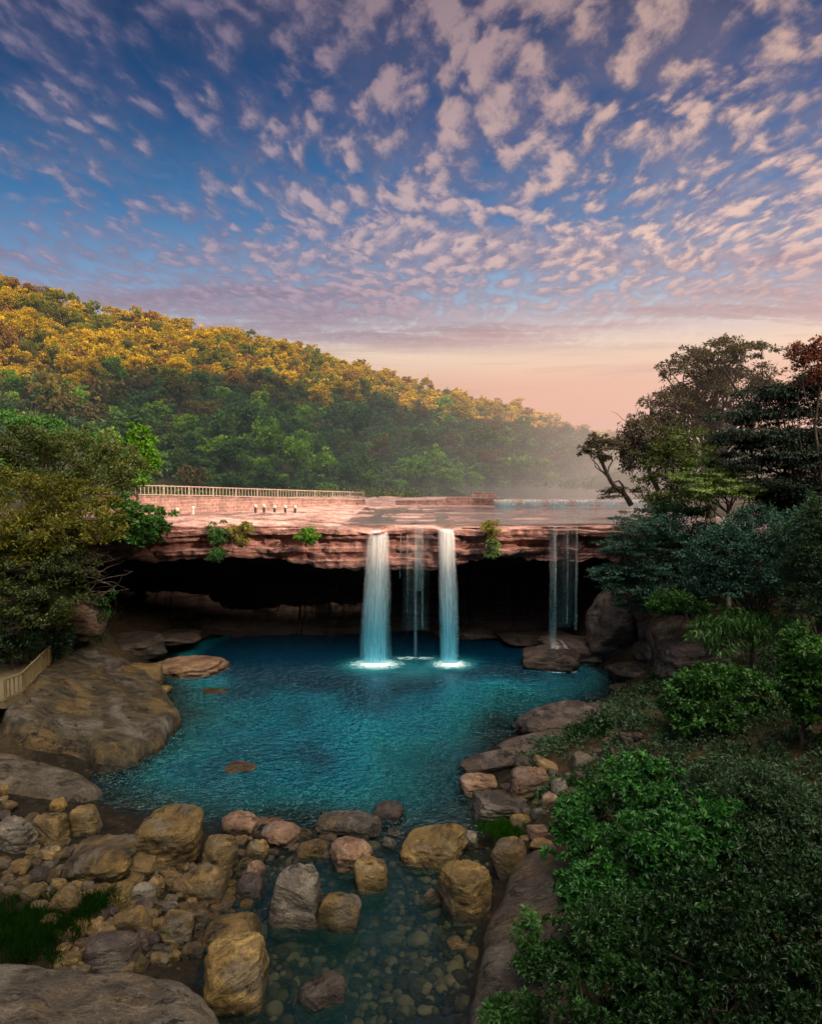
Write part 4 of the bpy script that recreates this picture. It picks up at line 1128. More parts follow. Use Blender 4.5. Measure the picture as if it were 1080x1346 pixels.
tree_px('shrub', 'vivid green bush in the middle of the right bank beyond the foreground shrubs', 'shrub', 945, 25.5,
        [(905, 920, 0, 28, 28), (945, 900, 0, 38, 26), (935, 940, -0.5, 40, 28), (985, 920, 0, 36, 34), (900, 952, -0.5, 20, 18), (1000, 955, 0, 36, 30)], 'fresh', 'bark_dark', 34, 340, 0.32, 54, 0.16, aspect=0.6, trunk_r=0.08, n_limb=22, low=-0.6, tint_bias=-0.08, gap=0.30, fill=0.6)
tree_px('shrub', 'bright green leafy bush at the right frame edge beside the vivid green bush', 'shrub', 1064, 22,
        [(1060, 850, 0, 26, 40), (1070, 920, 0, 28, 44), (1052, 900, 0, 20, 30)], 'fresh', 'bark_dark', 35, 200, 0.28, 54, 0.16, aspect=0.55, trunk_r=0.06, n_limb=16, low=-0.8, tint_bias=-0.10, gap=0.28, fill=0.6)
tree_px('shrub', 'glossy rosette-leaved shrub crowning the foreground, nearest the round pinkish boulder', 'shrub', 800, 18.5,
        [(790, 1092, 0, 52, 34), (840, 1040, 0.5, 46, 32), (765, 1120, -0.3, 36, 26), (820, 1130, -0.5, 48, 30), (870, 1075, 0, 44, 34)], 'waxy', 'bark', 36, 210, 0.34, 96, 0.16, style='rosette', aspect=0.42, trunk_r=0.06, n_limb=60, low=-0.4, tint_bias=-0.07, gap=0.31)
tree_px('shrub', 'glossy rosette-leaved shrub in the foreground centre right with brightest leaf tips', 'shrub', 880, 15.8,
        [(855, 1115, 0, 50, 34), (905, 1130, 0, 56, 40), (840, 1165, -0.3, 60, 34), (780, 1180, -0.3, 40, 28), (930, 1085, 0.6, 44, 34), (900, 1180, -0.4, 60, 34)], 'waxy', 'bark', 37, 240, 0.32, 96, 0.155, style='rosette', aspect=0.42, trunk_r=0.06, n_limb=60, low=-0.4, tint_bias=-0.10, gap=0.31)
tree_px('shrub', 'olive-tinged twiggy shrub at the right of the foreground rosette shrubs', 'shrub', 990, 17,
        [(960, 1040, 0, 50, 32), (1010, 1055, 0, 50, 36), (1050, 1090, 0, 46, 44), (990, 1100, -0.5, 56, 36), (950, 1065, 0, 40, 30)], 'deep', 'bark', 38, 320, 0.32, 80, 0.11, style='round', aspect=0.4, trunk_r=0.06, n_limb=40, low=-0.6, tint_bias=0.02, gap=0.2)
tree_px('shrub', 'dim dark green shrub filling the bottom right corner of the picture', 'shrub', 985, 12.6,
        [(950, 1210, 0, 70, 44), (1040, 1180, 0.5, 70, 60), (1000, 1270, -0.3, 90, 56), (1070, 1260, 0, 60, 80), (900, 1270, -0.3, 60, 44), (960, 1340, -0.5, 120, 50)], 'waxy_shade', 'bark_dark', 39, 300, 0.30, 96, 0.105, style='rosette', aspect=0.42, trunk_r=0.06, n_limb=22, low=-0.5, tint_bias=-0.06, gap=0.2)
tree_px('shrub', 'dim dark green shrub at the bottom edge, growing over the sloping grey slab', 'shrub', 800, 12.9,
        [(770, 1250, 0, 56, 44), (830, 1235, 0.3, 66, 40), (800, 1300, -0.3, 76, 44), (740, 1290, 0, 44, 30), (870, 1320, -0.3, 60, 44)], 'waxy_shade', 'bark_dark', 40, 260, 0.26, 96, 0.10, style='rosette', aspect=0.42, trunk_r=0.05, n_limb=20, low=-0.5, tint_bias=0.0, gap=0.2)
tree_px('shrub', 'small upright green weed growing on the edge of the sloping grey slab', 'plant', 694, 15.2,
        [(696, 1232, 0, 14, 26), (702, 1262, 0, 18, 18), (690, 1272, 0, 12, 12)], 'fresh', 'bark', 41, 50, 0.2, 40, 0.12, trunk_r=0.025, n_limb=6, tint_bias=-0.1)
tree_px('shrub', 'low leafy plant at the bottom edge beside the foot of the sloping slab', 'plant', 662, 13.6,
        [(655, 1336, 0, 26, 14), (690, 1330, 0, 22, 14)], 'fresh', 'bark', 42, 40, 0.2, 40, 0.12, trunk_r=0.025, n_limb=5, tint_bias=-0.12)

# plants rooted in the ledges of the cliff
for (px, py, Y, lb, mat, lab, sd) in (
        (288, 698, 43.7, [(288, 695, 0, 12, 11), (286, 708, 0, 9, 7)], 'fresh', 'leafy green tuft on the cliff ledge, left of the hanging one', 51),
        (320, 700, 43.7, [(318, 694, 0, 13, 8), (318, 706, -0.2, 9, 10)], 'olive', 'yellow-green hanging plant on the cliff ledge between two leafy tufts', 52),
        (404, 703, 43.6, [(404, 702, 0, 14, 8), (410, 707, 0, 8, 5)], 'lime', 'bright little plant on the cliff face left of the wide waterfall', 53),
        (284, 727, 43.4, [(284, 727, 0, 8, 7)], 'fresh', 'smallest plant, hanging at the cliff lip over the cave', 54),
        (646, 690, 44.3, [(645, 691, 0, 14, 8), (642, 700, 0, 8, 7)], 'olive', 'drooping plant high on the cliff right of the falls', 55),
        (648, 716, 44.2, [(648, 716, 0, 11, 9), (646, 726, 0, 7, 6)], 'pale', 'drooping plant on the cliff just below another, right of the falls', 56)):
    tree_px('cliff_plant', lab, 'plant', px, Y, lb, mat, 'bark', sd, 26, 0.22, 26, 0.26, style='bamboo', aspect=0.3, trunk_r=0.03, n_limb=5, base=P(px, py, Y + 0.25), low=-1, fill=0.9, crown_name='leaves', trunk_name='stem')

# grass tufts
def grass_tuft(label, px, py, Y, wpx, hpx, mat, seed, n=60, z=None, blade=0.30):
    rng = np.random.default_rng(seed)
    o = np.array(P(px, py, Y)) if z is None else np.array(G(px, py, z))
    s = o[1] / FPX
    cl = []
    for _ in range(n):
        dx = rng.normal() * wpx * 0.30 * s; dy = rng.normal() * hpx * 0.55 * s
        x, y = o[0] + dx, o[1] + dy
        g = float(ground_h(np.array([x]), np.array([y]))[0])
        cl.append((x, y, max(g, o[2] - 0.15), 0.16 + 0.1 * rng.random()))
    V, F, T = foliage(np.array(cl), 46, blade, rng, 'grass', 0.045)
    ob = link('grass_tuft', np_mesh('grass_tuft', V - o, F, {'tint': T}, smooth=False), LF[mat], None, tuple(o))
    tag(ob, label, 'grass')
grass_tuft('vivid green grass tuft on the boulder beside the shallow outflow', 664, 1090, 22.3, 44, 18, 'grass', 61, 60)
grass_tuft('dark green grass clump between pale grey stones and the rosette shrub', 775, 1034, 24, 50, 34, 'grass', 62, 70)
grass_tuft('large dark grass clump at the left edge above the bottom rock slab', 30, 1222, 17, 110, 56, 'grass_dark', 63, 240, blade=0.30)
grass_tuft('small dark grass patch among the boulders right of the large dark clump', 118, 1188, 18, 40, 22, 'grass_dark', 64, 50)
grass_tuft('dry yellow grass fringe on the great slab beside the railed platform', 82, 884, 36, 50, 24, 'straw', 65, 90, blade=0.5)
grass_tuft('faint dull green grass on the dark shore slabs at the right of the pool', 770, 975, 29, 70, 40, 'grass_dark', 66, 110)
# ------------------------------------------------------------------ boulders
def ico(sub):
    import bmesh
    bm = bmesh.new(); bmesh.ops.create_icosphere(bm, subdivisions=sub, radius=1.0)
    v = np.array([p.co[:] for p in bm.verts]); f = np.array([[q.index for q in p.verts] for p in bm.faces]); bm.free()
    return v, f
ICO = {3: ico(3), 4: ico(4), 5: ico(5)}

def rock_mesh(name, rx, ry, rz, seed, sub=4, planes=9, q=19, layer=0.5, tilt=0.0, yaw=0.0, box=0.0):
    """a water-worn block: a rounded random polyhedron with bedding grooves and pits"""
    rng = np.random.default_rng(seed)
    v, f = ICO[sub]
    d = v / np.linalg.norm(v, axis=1, keepdims=True)
    nn = unit(rng.normal(size=(planes, 3)))
    dist = rng.uniform(0.70, 1.0, planes)
    if box:
        bx = unit(np.array([[1, 0, 0], [-1, 0, 0], [0, 1, 0], [0, -1, 0], [0, 0, 1], [0, 0, -1]]) + rng.normal(size=(6, 3)) * 0.16)
        nn = np.concatenate([nn, bx]); dist = np.concatenate([dist + 0.08, rng.uniform(0.72, 0.86, 6)])
    a = np.clip(d @ nn.T, 0, None) / dist
    rr = (np.sum(a ** q, axis=1) + 0.92 ** q) ** (-1.0 / q)
    p = d * rr[:, None]
    o = rng.uniform(0, 50, 3)
    lump = fbm(p[:, 0] * 1.6 + o[0], p[:, 1] * 1.6 + o[1], p[:, 2] * 1.6 + o[2], 4, seed % 97)
    zt = p[:, 2] + 0.18 * p[:, 0] * rng.normal() + 0.12 * lump
    groove = -np.abs(np.sin(zt * rng.uniform(7, 11) + o[0])) ** 6 * layer * 0.06
    fine = fbm(p[:, 0] * 6 + o[1], p[:, 1] * 6 + o[2], p[:, 2] * 9 + o[0], 3, seed % 89)
    rid = 1 - np.abs(fbm(p[:, 0] * 2.6 + o[2], p[:, 1] * 2.6 + o[0], p[:, 2] * 3.4 + o[1], 4, seed % 83))
    p = p * (1 + 0.12 * lump + groove + 0.045 * fine - 0.09 * np.clip(rid - 0.80, 0, 1) * 5 * 0.6)[:, None]
    ext = np.abs(p).max(0)
    p = p / ext * np.array([rx, ry, rz])
    ct, s_ = math.cos(tilt), math.sin(tilt)
    p = np.stack([p[:, 0] * ct - p[:, 2] * s_, p[:, 1], p[:, 0] * s_ + p[:, 2] * ct], 1)
    cy, sy = math.cos(yaw), math.sin(yaw)
    p = np.stack([p[:, 0] * cy - p[:, 1] * sy, p[:, 0] * sy + p[:, 1] * cy, p[:, 2]], 1)
    return np_mesh(name, p, f)

_rs = [1000]
PLACED = []
def boulder(px, py, w, h, mat, label=None, tilt=0.0, z0=None, name='boulder', group=None, sink=0.30, box=0.5, seed=None, sub=4, lift=0.0, yaw=None, cat=None, flat=None):
    _rs[0] += 1
    sd = seed or _rs[0]
    x, y, _ = G(px, py, 0.0)
    if z0 is None:
        z0 = max(float(ground_h(np.array([x]), np.array([y]))[0]), -0.15)
        x, y, _ = G(px, py, z0 + 0.2)
        z0 = max(float(ground_h(np.array([x]), np.array([y]))[0]), -0.15)
    s = y / FPX
    rx = w / 2 * s
    th = math.atan2(CAM_H - z0, y)
    b = h / 2 * y / math.cos(th) / FPX
    t = R(tilt)
    ry = min(rx * 0.9, b / math.sin(th) * 0.8)
    rz2 = b * b - (ry * math.sin(th)) ** 2
    rz = math.sqrt(max(rz2, (0.5 * b) ** 2)) / math.cos(th)
    rz = min(rz, 1.3 * max(rx, ry))
    if tilt: rx = rx / max(0.75, math.cos(t))
    zc = z0 + rz * (1 - 2 * sink) + lift
    x, y, z = G(px, py, zc)
    rng = np.random.default_rng(sd)
    me = rock_mesh(name, rx * 1.04, ry, rz, sd, sub, tilt=t, yaw=(rng.uniform(-0.25, 0.25) if yaw is None else yaw), box=box)
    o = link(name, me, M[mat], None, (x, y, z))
    tag(o, label, cat or 'rock', group)
    PLACED.append((px, py, w, h))
    return o

B = boulder
# foreground: left shore and the natural dam across the outflow
B(222, 1108, 100, 78, 'boulder_gold', 'largest broad boulder at the front left of the pool, ochre on its right flank', tilt=-10, sub=5)
B(133, 1131, 98, 52, 'boulder', 'long pale flat boulder lying just left of the largest ochre-flanked boulder', tilt=12, sub=5)
B(113, 1084, 40, 58, 'boulder_gold', 'upright golden boulder at the foot of the dark tilted slab', tilt=8, box=.2)
B(20, 1102, 50, 76, 'boulder_grey', 'tall grey-brown boulder at the left frame edge above the small stones', sub=5)
B(68, 1092, 48, 44, 'boulder', 'rounded brown boulder between the left edge boulder and the upright golden one')
B(78, 1060, 22, 18, 'boulder_gold', 'small bright yellow stone behind the rounded brown boulder', sub=3)
B(5, 1040, 16, 16, 'boulder_gold', 'small orange stone at the left frame edge below the great slab', sub=3)
B(287, 1127, 48, 48, 'boulder', 'blunt square-topped boulder right of the largest ochre-flanked boulder', box=1.0)
B(266, 1164, 70, 44, 'boulder', 'wide cracked brown boulder below the blunt square-topped one', tilt=5)
B(315, 1087, 48, 34, 'boulder_pink', 'reddish ragged boulder at the pool edge, leftmost of the dam', tilt=10)
B(352, 1081, 44, 14, 'boulder_pink', 'thin flat reddish stone at the water edge behind the pale pink boulder', sub=3)
B(366, 1102, 56, 38, 'boulder_pink', 'pale pink rounded boulder beside the pool with a dark wet underside', sub=5)
B(338, 1123, 30, 34, 'boulder_gold', 'small angular ochre boulder in front of the pale pink one', tilt=-20)
B(328, 1171, 38, 34, 'boulder_dark', 'dark square boulder left of the tallest grey boulder', box=1.0)
B(390, 1186, 70, 108, 'boulder_grey', 'tallest upright grey boulder with a dark band, standing in the outflow', box=0.9, sub=5, sink=.22)
B(446, 1206, 54, 68, 'boulder_gold', 'smooth brown boulder leaning against the right side of the tallest grey one', box=0.7, tilt=-14)
B(462, 1130, 56, 44, 'boulder_pink', 'rose-pink flat-topped boulder with a pale rim in the middle of the dam', tilt=-8, sub=5)
B(487, 1157, 48, 48, 'boulder_gold', 'orange rounded boulder in shallow water below the rose-pink one', box=.3)
B(461, 1083, 86, 30, 'boulder_grey', 'long flat layered grey block on the far side of the dam', box=1.0, sub=5, lift=.1)
B(468, 1101, 40, 18, 'boulder_dark', 'small dark block under the long flat layered one', box=1.0)
B(433, 1102, 28, 16, 'boulder_dark', 'small dark rounded stone under the left end of the long flat layered block', sub=3)
B(511, 1071, 38, 30, 'boulder_dark', 'dark rounded boulder at the right end of the long flat layered block')
B(518, 1096, 22, 14, 'boulder_grey', 'small grey stone in the gap in the middle of the dam, upper one', sub=3)
B(512, 1111, 20, 20, 'boulder_grey', 'small grey stone in the gap in the middle of the dam, lower one', sub=3)
B(411, 1120, 46, 26, 'boulder', 'flat brown stone touching the top of the tallest grey boulder', box=.8)
B(568, 1114, 92, 46, 'boulder_gold', 'wide pale yellow boulder spanning the outflow at the centre of the dam', tilt=6, sub=5, lift=.1)
B(616, 1107, 26, 32, 'boulder_grey', 'small grey-brown boulder against the right end of the wide pale yellow one')
B(613, 1177, 68, 82, 'boulder_gold', 'big round-shouldered tan boulder standing in the outflow beside the sloping slab', box=0.8, sub=5, sink=.25)
B(565, 1184, 22, 28, 'boulder_grey', 'small tilted slab of stone poking from the stream left of the big tan boulder', tilt=40, sub=3)
B(668, 1132, 48, 58, 'boulder', 'cracked brown boulder wedged above the sloping grey slab', box=.8)
B(312, 1286, 92, 92, 'boulder_gold', 'big squarish golden boulder nearest the bottom of the picture', box=1.0, sub=5, sink=.25)
B(305, 1227, 84, 44, 'boulder', 'long mossy greenish boulder just above the big squarish golden one', tilt=15, sub=5)
B(234, 1224, 46, 48, 'boulder_gold', 'rounded golden boulder left of the long mossy one', sub=5, box=.3)
B(150, 1254, 76, 48, 'boulder_dark', 'dark triangular boulder above the bottom rock slab', tilt=-12)
B(186, 1240, 26, 30, 'boulder_dark', 'small dark egg-shaped stone right of the dark triangular boulder', box=.1)
B(88, 1190, 40, 50, 'boulder_gold', 'pale pitted boulder standing on end beside the dark grass clump', tilt=35)
B(176, 1217, 46, 38, 'boulder', 'ridged brown boulder behind the small dark egg-shaped stone', tilt=25)
B(107, 1216, 28, 18, 'boulder', 'small tan stone by the dark grass clump, left one of a touching pair', sub=3)
B(128, 1218, 20, 22, 'boulder', 'small tan stone, right one of a touching pair near the dark grass clump', sub=3)
B(95, 1228, 18, 13, 'boulder_gold', 'tiny yellow stone below the touching pair of tan stones', sub=3)
B(90, 1266, 34, 22, 'boulder_gold', 'small ochre stone at the upper edge of the bottom rock slab')
B(188, 1141, 42, 30, 'boulder', 'low brown stone under the lower left edge of the largest ochre-flanked boulder')
B(188, 1179, 34, 28, 'boulder_grey', 'small grey stone in the middle of the left boulder field')
B(205, 1168, 26, 46, 'boulder', 'narrow upright brown stone in the middle of the left boulder field', box=.7)
B(230, 1160, 24, 34, 'boulder', 'narrow brown stone tucked against the wide cracked boulder', tilt=20)
B(223, 1199, 24, 24, 'boulder_grey', 'small grey angular stone above the rounded golden boulder', box=.8)
B(248, 1205, 22, 14, 'boulder', 'small brown stone between the rounded golden boulder and a rounder one', sub=3)
B(266, 1208, 20, 20, 'boulder', 'small round brown stone above the long mossy boulder', sub=3, box=.1)
B(158, 1187, 34, 24, 'boulder_gold', 'tan stone right of the small dark grass patch')
B(290, 1190, 40, 22, 'boulder', 'low reddish-brown stone between the cracked and the mossy boulders')
B(65, 1122, 28, 17, 'boulder_gold', 'flat yellowish stone under the rounded brown boulder of the left shore')
B(335, 1150, 28, 26, 'boulder_pink', 'small reddish stone between the ochre boulder and the dark square one', sub=3)
# in the pool
B(318, 1011, 44, 20, 'boulder_pink', 'lone pinkish rock breaking the pool surface near the left bank', z0=-0.15, sink=.35)
B(205, 1058, 110, 30, 'boulder', 'long brown rock half under water at the near left edge of the pool', z0=-0.5, sink=.35)
B(285, 916, 46, 26, 'boulder', 'brown rock just under the surface in the far left of the pool', z0=-0.62, sink=.3)
B(420, 1320, 76, 54, 'boulder_dark', 'round brown rock lying under the stream at the bottom of the picture', z0=-0.6, sink=.25, sub=5)
B(603, 1253, 36, 30, 'boulder', 'small brown rock under the stream below the big tan boulder', z0=-0.42, sink=.3)
B(318, 1225 + 65, 20, 20, 'boulder', None) if False else None
# left bank
B(250, 879, 92, 32, 'boulder_pink', 'long rose-coloured flat boulder at the left end of the cave', sub=5, sink=.3)
B(190, 888, 54, 34, 'boulder', 'brown sloping boulder left of the long rose-coloured one')
B(212, 908, 28, 13, 'boulder_gold', 'small tan stone at the water edge between the great slab and the sloping boulder')
B(105, 816, 44, 34, 'boulder_pink', 'reddish rock showing between bushes high on the left bank', z0=3.6, sink=.3)
B(170, 850, 90, 30, 'boulder_dark', 'long dark rock ledge under the left end of the overhang', z0=0.8, sink=.3)
B(225, 838, 80, 20, 'boulder_dark', 'low dark ledge in the cave behind the rose-coloured boulder', z0=0.6, sink=.3)
B(135, 886, 60, 40, 'boulder_dark', 'dark rock behind the top of the great slab', z0=0.9, sink=.3)
# right shore
B(694, 1031, 60, 48, 'boulder_pink', 'smooth round pinkish boulder standing out on the right shore', box=.1, sub=5)
B(648, 1001, 86, 28, 'boulder_dark', 'long dark tilted boulder with white streaks at the right shore tip', tilt=12, sub=5)
B(628, 1032, 48, 28, 'boulder_pink', 'rosy wet boulder in front of the white-streaked dark one')
B(655, 1060, 76, 38, 'boulder_dark', 'broad dark boulder left of the green grass tuft', tilt=-6, sub=5)
B(688, 1077, 42, 13, 'boulder_gold', 'thin pale yellow stone behind the vivid grass tuft')
B(706, 1094, 34, 20, 'boulder_pink', 'small pinkish flat stone right of the vivid grass tuft, upper one')
B(712, 1110, 34, 14, 'boulder', 'small brown flat stone right of the vivid grass tuft, lower one')
B(735, 1042, 28, 36, 'boulder_grey', 'blue-grey upright stone right of the round pinkish boulder', box=.8)
B(722, 1056, 26, 28, 'boulder_pink', 'small pink block in front of the blue-grey upright stone', box=.8)
B(765, 1003, 30, 26, 'boulder_grey', 'grey angular stone at the top of the right shore rocks', box=.6)
B(798, 1008, 22, 24, 'boulder_grey', 'small grey stone right of the grey angular one, half in leaves', box=.5)
B(718, 1008, 36, 18, 'boulder', 'slanting brown stone behind the round pinkish boulder', tilt=-25)
B(686, 1008, 24, 24, 'boulder_dark', 'small dark stone between the white-streaked boulder and the pinkish one')
B(712, 978, 110, 26, 'boulder_dark', 'long dark ledge behind the white-streaked boulder on the right shore', tilt=8, sub=5)
B(735, 950, 106, 44, 'boulder_dark', 'big flat purple-black slab sloping into the pool from the right', tilt=12, sub=5)
B(790, 935, 60, 20, 'boulder_dark', 'low dark rock beyond the purple-black slab')
B(810, 938, 30, 14, 'boulder', 'small pale brown stone beyond the purple-black slab', sub=3)
B(820, 827, 76, 78, 'boulder_dark', 'large dark rose boulder below the overhanging bluish tree', z0=1.0, tilt=-22, sub=5, sink=.25)
B(766, 853, 110, 40, 'boulder_dark', 'low triangular brownish rock at the right edge of the cave water', sub=5, z0=.1, sink=.3)
B(873, 828, 62, 36, 'boulder_dark', 'blocky dark boulder under the small green bush on the right', z0=2.2, box=1, sink=.25)
B(868, 856, 58, 34, 'boulder_dark', 'blocky dark boulder below another one on the right', z0=1.2, box=1, sink=.25)
B(840, 885, 76, 32, 'boulder_dark', 'dark rock at the waterline below the blocky boulders', z0=.2, sink=.3)
B(828, 906, 54, 16, 'boulder_dark', 'thin dark rock at the waterline, lowest of the right end pile', z0=0, sink=.3)
B(915, 865, 84, 60, 'boulder_dark', 'shadowy boulder above the vivid green bush', z0=1.8, sink=.25, sub=5)
B(855, 797, 30, 34, 'boulder_pink', 'reddish stone wedged on top of the dark rose boulder', z0=3.6, tilt=30, sink=.3)
B(705, 838, 110, 22, 'boulder_dark', 'long low ledge at the foot of the cave behind the thin waterfall', z0=.1, sink=.3)
B(610, 832, 90, 16, 'boulder_dark', 'low ledge at the foot of the cave right of the narrow waterfall', z0=.1, sink=.3)

B(722, 866, 74, 34, 'boulder_dark', 'dark wet rock struck by the thin right waterfall', z0=0.1, sink=.3)

# small stones filling the shore, each one loose
def small_stones():
    rng = np.random.default_rng(404)
    def run(n, poly, size, mats, label, group, md):
        pl = np.array(poly, float); k = 0; tr = 0
        got = []
        while k < n and tr < 9000:
            tr += 1
            px = rng.uniform(pl[:, 0].min(), pl[:, 0].max()); py = rng.uniform(pl[:, 1].min(), pl[:, 1].max())
            if poly_sdf(np.array([px]), np.array([py]), pl)[0] > 0: continue
            w = rng.uniform(*size)
            if any(((px - a) / (0.42 * c + 0.18 * w)) ** 2 + ((py - b) / (0.42 * d + 0.18 * w)) ** 2 < 1 for a, b, c, d in PLACED): continue
            if any((px - a) ** 2 + (py - b) ** 2 < (md * (w + c)) ** 2 for a, b, c in got): continue
            got.append((px, py, w)); k += 1
            boulder(px, py, w, w * rng.uniform(0.55, 0.9), mats[int(rng.integers(len(mats)))], label, name='stone', group=group, sub=3, box=rng.uniform(0, .8), tilt=rng.uniform(-15, 15), sink=.3)
        n0 = len(got)
        for g in got: pass
    run(260, [(0, 1050), (90, 1110), (160, 1150), (330, 1130), (345, 1170), (270, 1250), (190, 1275), (90, 1280), (60, 1200), (0, 1170)], (12, 30), ['stone', 'stone', 'stone', 'boulder_dark', 'boulder', 'stone'],
        'small brown stone among the boulders of the left shore', 'small stones filling the left shore', 0.30)
    run(26, [(290, 1100), (420, 1095), (440, 1130), (350, 1170), (300, 1150)], (10, 22), ['stone', 'boulder_pink', 'boulder_dark'], 'small wet stone between the boulders at the left of the dam', 'small wet stones in the dam', 0.36)
    run(26, [(640, 1040), (740, 1010), (800, 960), (850, 960), (790, 1030), (720, 1120), (690, 1110)], (12, 26), ['boulder_dark', 'boulder_dark', 'stone'], 'small grey stone between the boulders of the right shore', 'small stones of the right shore', 0.36)
small_stones()

# pebbles on the stream bed, under clear water: nobody could count them
def bed_pebbles():
    rng = np.random.default_rng(9)
    v, f = ICO[3] if False else ico(2)
    V, F, T = [], [], []; off = 0
    for k in range(1500):
        px = rng.uniform(330, 660); py = rng.uniform(1120, 1346)
        x, y, _ = G(px, py, -0.5)
        g = float(ground_h(np.array([x]), np.array([y]))[0])
        if g > 0.0: continue
        r = rng.uniform(0.05, 0.15) * (1.9 if rng.random() < 0.12 else 1)
        nn = unit(rng.normal(size=(8, 3))); a = np.clip(v @ nn.T, 0, None)
        rr = (np.sum(a ** 8, axis=1) + 0.6) ** (-1 / 8)
        p = v * rr[:, None] * np.array([r * rng.uniform(.8, 1.3), r * rng.uniform(.8, 1.2), r * rng.uniform(.45, .8)])
        an = rng.random() * 6.28; ca, sa = math.cos(an), math.sin(an)
        p = np.stack([p[:, 0] * ca - p[:, 1] * sa + x, p[:, 0] * sa + p[:, 1] * ca + y, p[:, 2] + g + r * 0.15], 1)
        V.append(p); F.append(f + off); off += len(p); T.append(np.full(len(p), rng.random()))
    mt, n, out = material('stream_bed_pebbles')
    geo = n.new('ShaderNodeNewGeometry')
    c = n.ramp(n.m('ADD', n.m('MULTIPLY', n.attr('tint'), 0.7), n.m('MULTIPLY', n.noise(geo.outputs['Position'], 6, 4, 0.6), 0.35)), [(0.2, (0.014, 0.011, 0.006)), (0.6, (0.045, 0.034, 0.018)), (0.95, (0.12, 0.088, 0.048))])
    b = n.new('ShaderNodeBsdfDiffuse'); n.put(b.inputs['Color'], c); n.l.new(b.outputs[0], out.inputs[0])
    o = link('pebbles', np_mesh('pebbles', np.concatenate(V), np.concatenate(F), {'tint': np.concatenate(T)}), mt, kind='stuff')
    tag(o, 'pale pebbles covering the bed of the clear stream', 'pebbles')
bed_pebbles()

# ------------------------------------------------------------------ great rock slabs
def slab(name, label, outline, zf, rnd, mat, seed, step=0.09, cat='rock', rough=0.12, skirt=3.0):
    """a whole rock sheet: its outline from above, the slope of its top, a rounded edge"""
    poly = np.array(outline, float)
    # smooth the outline
    for _ in range(2):
        nx = np.roll(poly, -1, 0); poly = np.stack([poly * 0.75 + nx * 0.25, poly * 0.25 + nx * 0.75], 1).reshape(-1, 2)
    lo = poly.min(0) - 0.9; hi = poly.max(0) + 0.9
    X, Y = np.meshgrid(np.arange(lo[0], hi[0], step), np.arange(lo[1], hi[1], step))
    d = -poly_sdf(X, Y, poly) + 0.30 * fbm(X * 0.7, Y * 0.7, 0, 4, seed)
    t = np.clip(d / rnd, 0, 1)
    Z = zf(X, Y) - rnd * 0.75 * (1 - np.sqrt(1 - (1 - t) ** 2)) - np.clip(-d, 0, None) * skirt
    n1 = fbm(X * 0.8 + seed, Y * 0.8, 0, 5, seed + 1); n2 = fbm(X * 0.35 + Y * 0.2, Y * 2.4 - X * 0.8, 0, 4, seed + 2)
    ter = np.floor((n2 + 1) * 5) / 5
    Z = Z + rough * (n1 + 0.35 * n2 + 0.5 * ter) * np.clip(d + 0.4, 0.1, 1)
    c = np.array([poly[:, 0].mean(), poly[:, 1].mean(), 0.0])
    V = np.stack([X, Y, Z], -1).reshape(-1, 3) - c
    F = grid_faces(*X.shape)
    keep = (d.reshape(-1)[F] > -0.75).all(1)
    o = link(name, np_mesh(name, V, F[keep]), M[mat], None, tuple(c))
    return tag(o, label, cat)
def gxy(pts): return [G(a, b, z)[:2] for a, b, z in pts]
slab('rock_slab', 'great smooth brown rock slab sloping into the pool below the railed platform',
     gxy([(2, 925, 1.6), (55, 893, 1.7), (110, 868, 1.5), (165, 884, 0.9), (215, 908, 0.5), (237, 940, 0.25), (228, 965, 0.15), (195, 992, 0.1), (140, 1016, 0.1), (112, 985, 0.5), (60, 975, 1.0), (10, 965, 1.3)]),
     lambda x, y: 0.60 + 0.17 * np.clip(-x - 11.0, 0, 9) + 0.45 * sstep(-15.0, -18.0, x) + 0.02 * (y - 33), 0.7, 'slab', 901, rough=0.20)
slab('rock_slab', 'darker tilted rock slab under the near corner of the great smooth one',
     gxy([(-60, 985, 1.0), (15, 978, 1.1), (60, 988, 1.0), (112, 1010, 0.6), (134, 1030, 0.3), (128, 1048, 0.15), (95, 1058, 0.15), (40, 1040, 0.35), (-50, 1040, 0.4)]),
     lambda x, y: 0.45 + 0.10 * np.clip(-x - 12.0, 0, 9) + 0.05 * (y - 28), 0.5, 'slab_dark', 911, rough=0.12)
slab('rock_slab', 'weathered grey rock slab across the bottom left corner',
     gxy([(-160, 1262, 0.9), (30, 1262, 0.9), (100, 1272, 0.8), (180, 1278, 0.6), (235, 1290, 0.4), (262, 1315, 0.3), (300, 1350, 0.2), (250, 1440, 0.4), (-160, 1440, 1.0)]),
     lambda x, y: 0.55 + 0.09 * np.clip(-x - 4.5, 0, 9) - 0.03 * (y - 15), 0.45, 'slab_dark', 921, step=0.06, rough=0.10)
slab('rock_slab', 'sloping grey slab right of the stream, half covered by dark shrubs',
     gxy([(615, 1380, 0.1), (618, 1300, 0.15), (640, 1220, 0.25), (672, 1150, 0.4), (712, 1122, 0.6), (760, 1150, 1.0), (840, 1200, 1.5), (900, 1300, 1.6), (880, 1400, 1.5)]),
     lambda x, y: 0.42 + 0.28 * np.clip(x - 1.6, 0, 6) , 0.4, 'slab_dark', 931, step=0.06, rough=0.10)

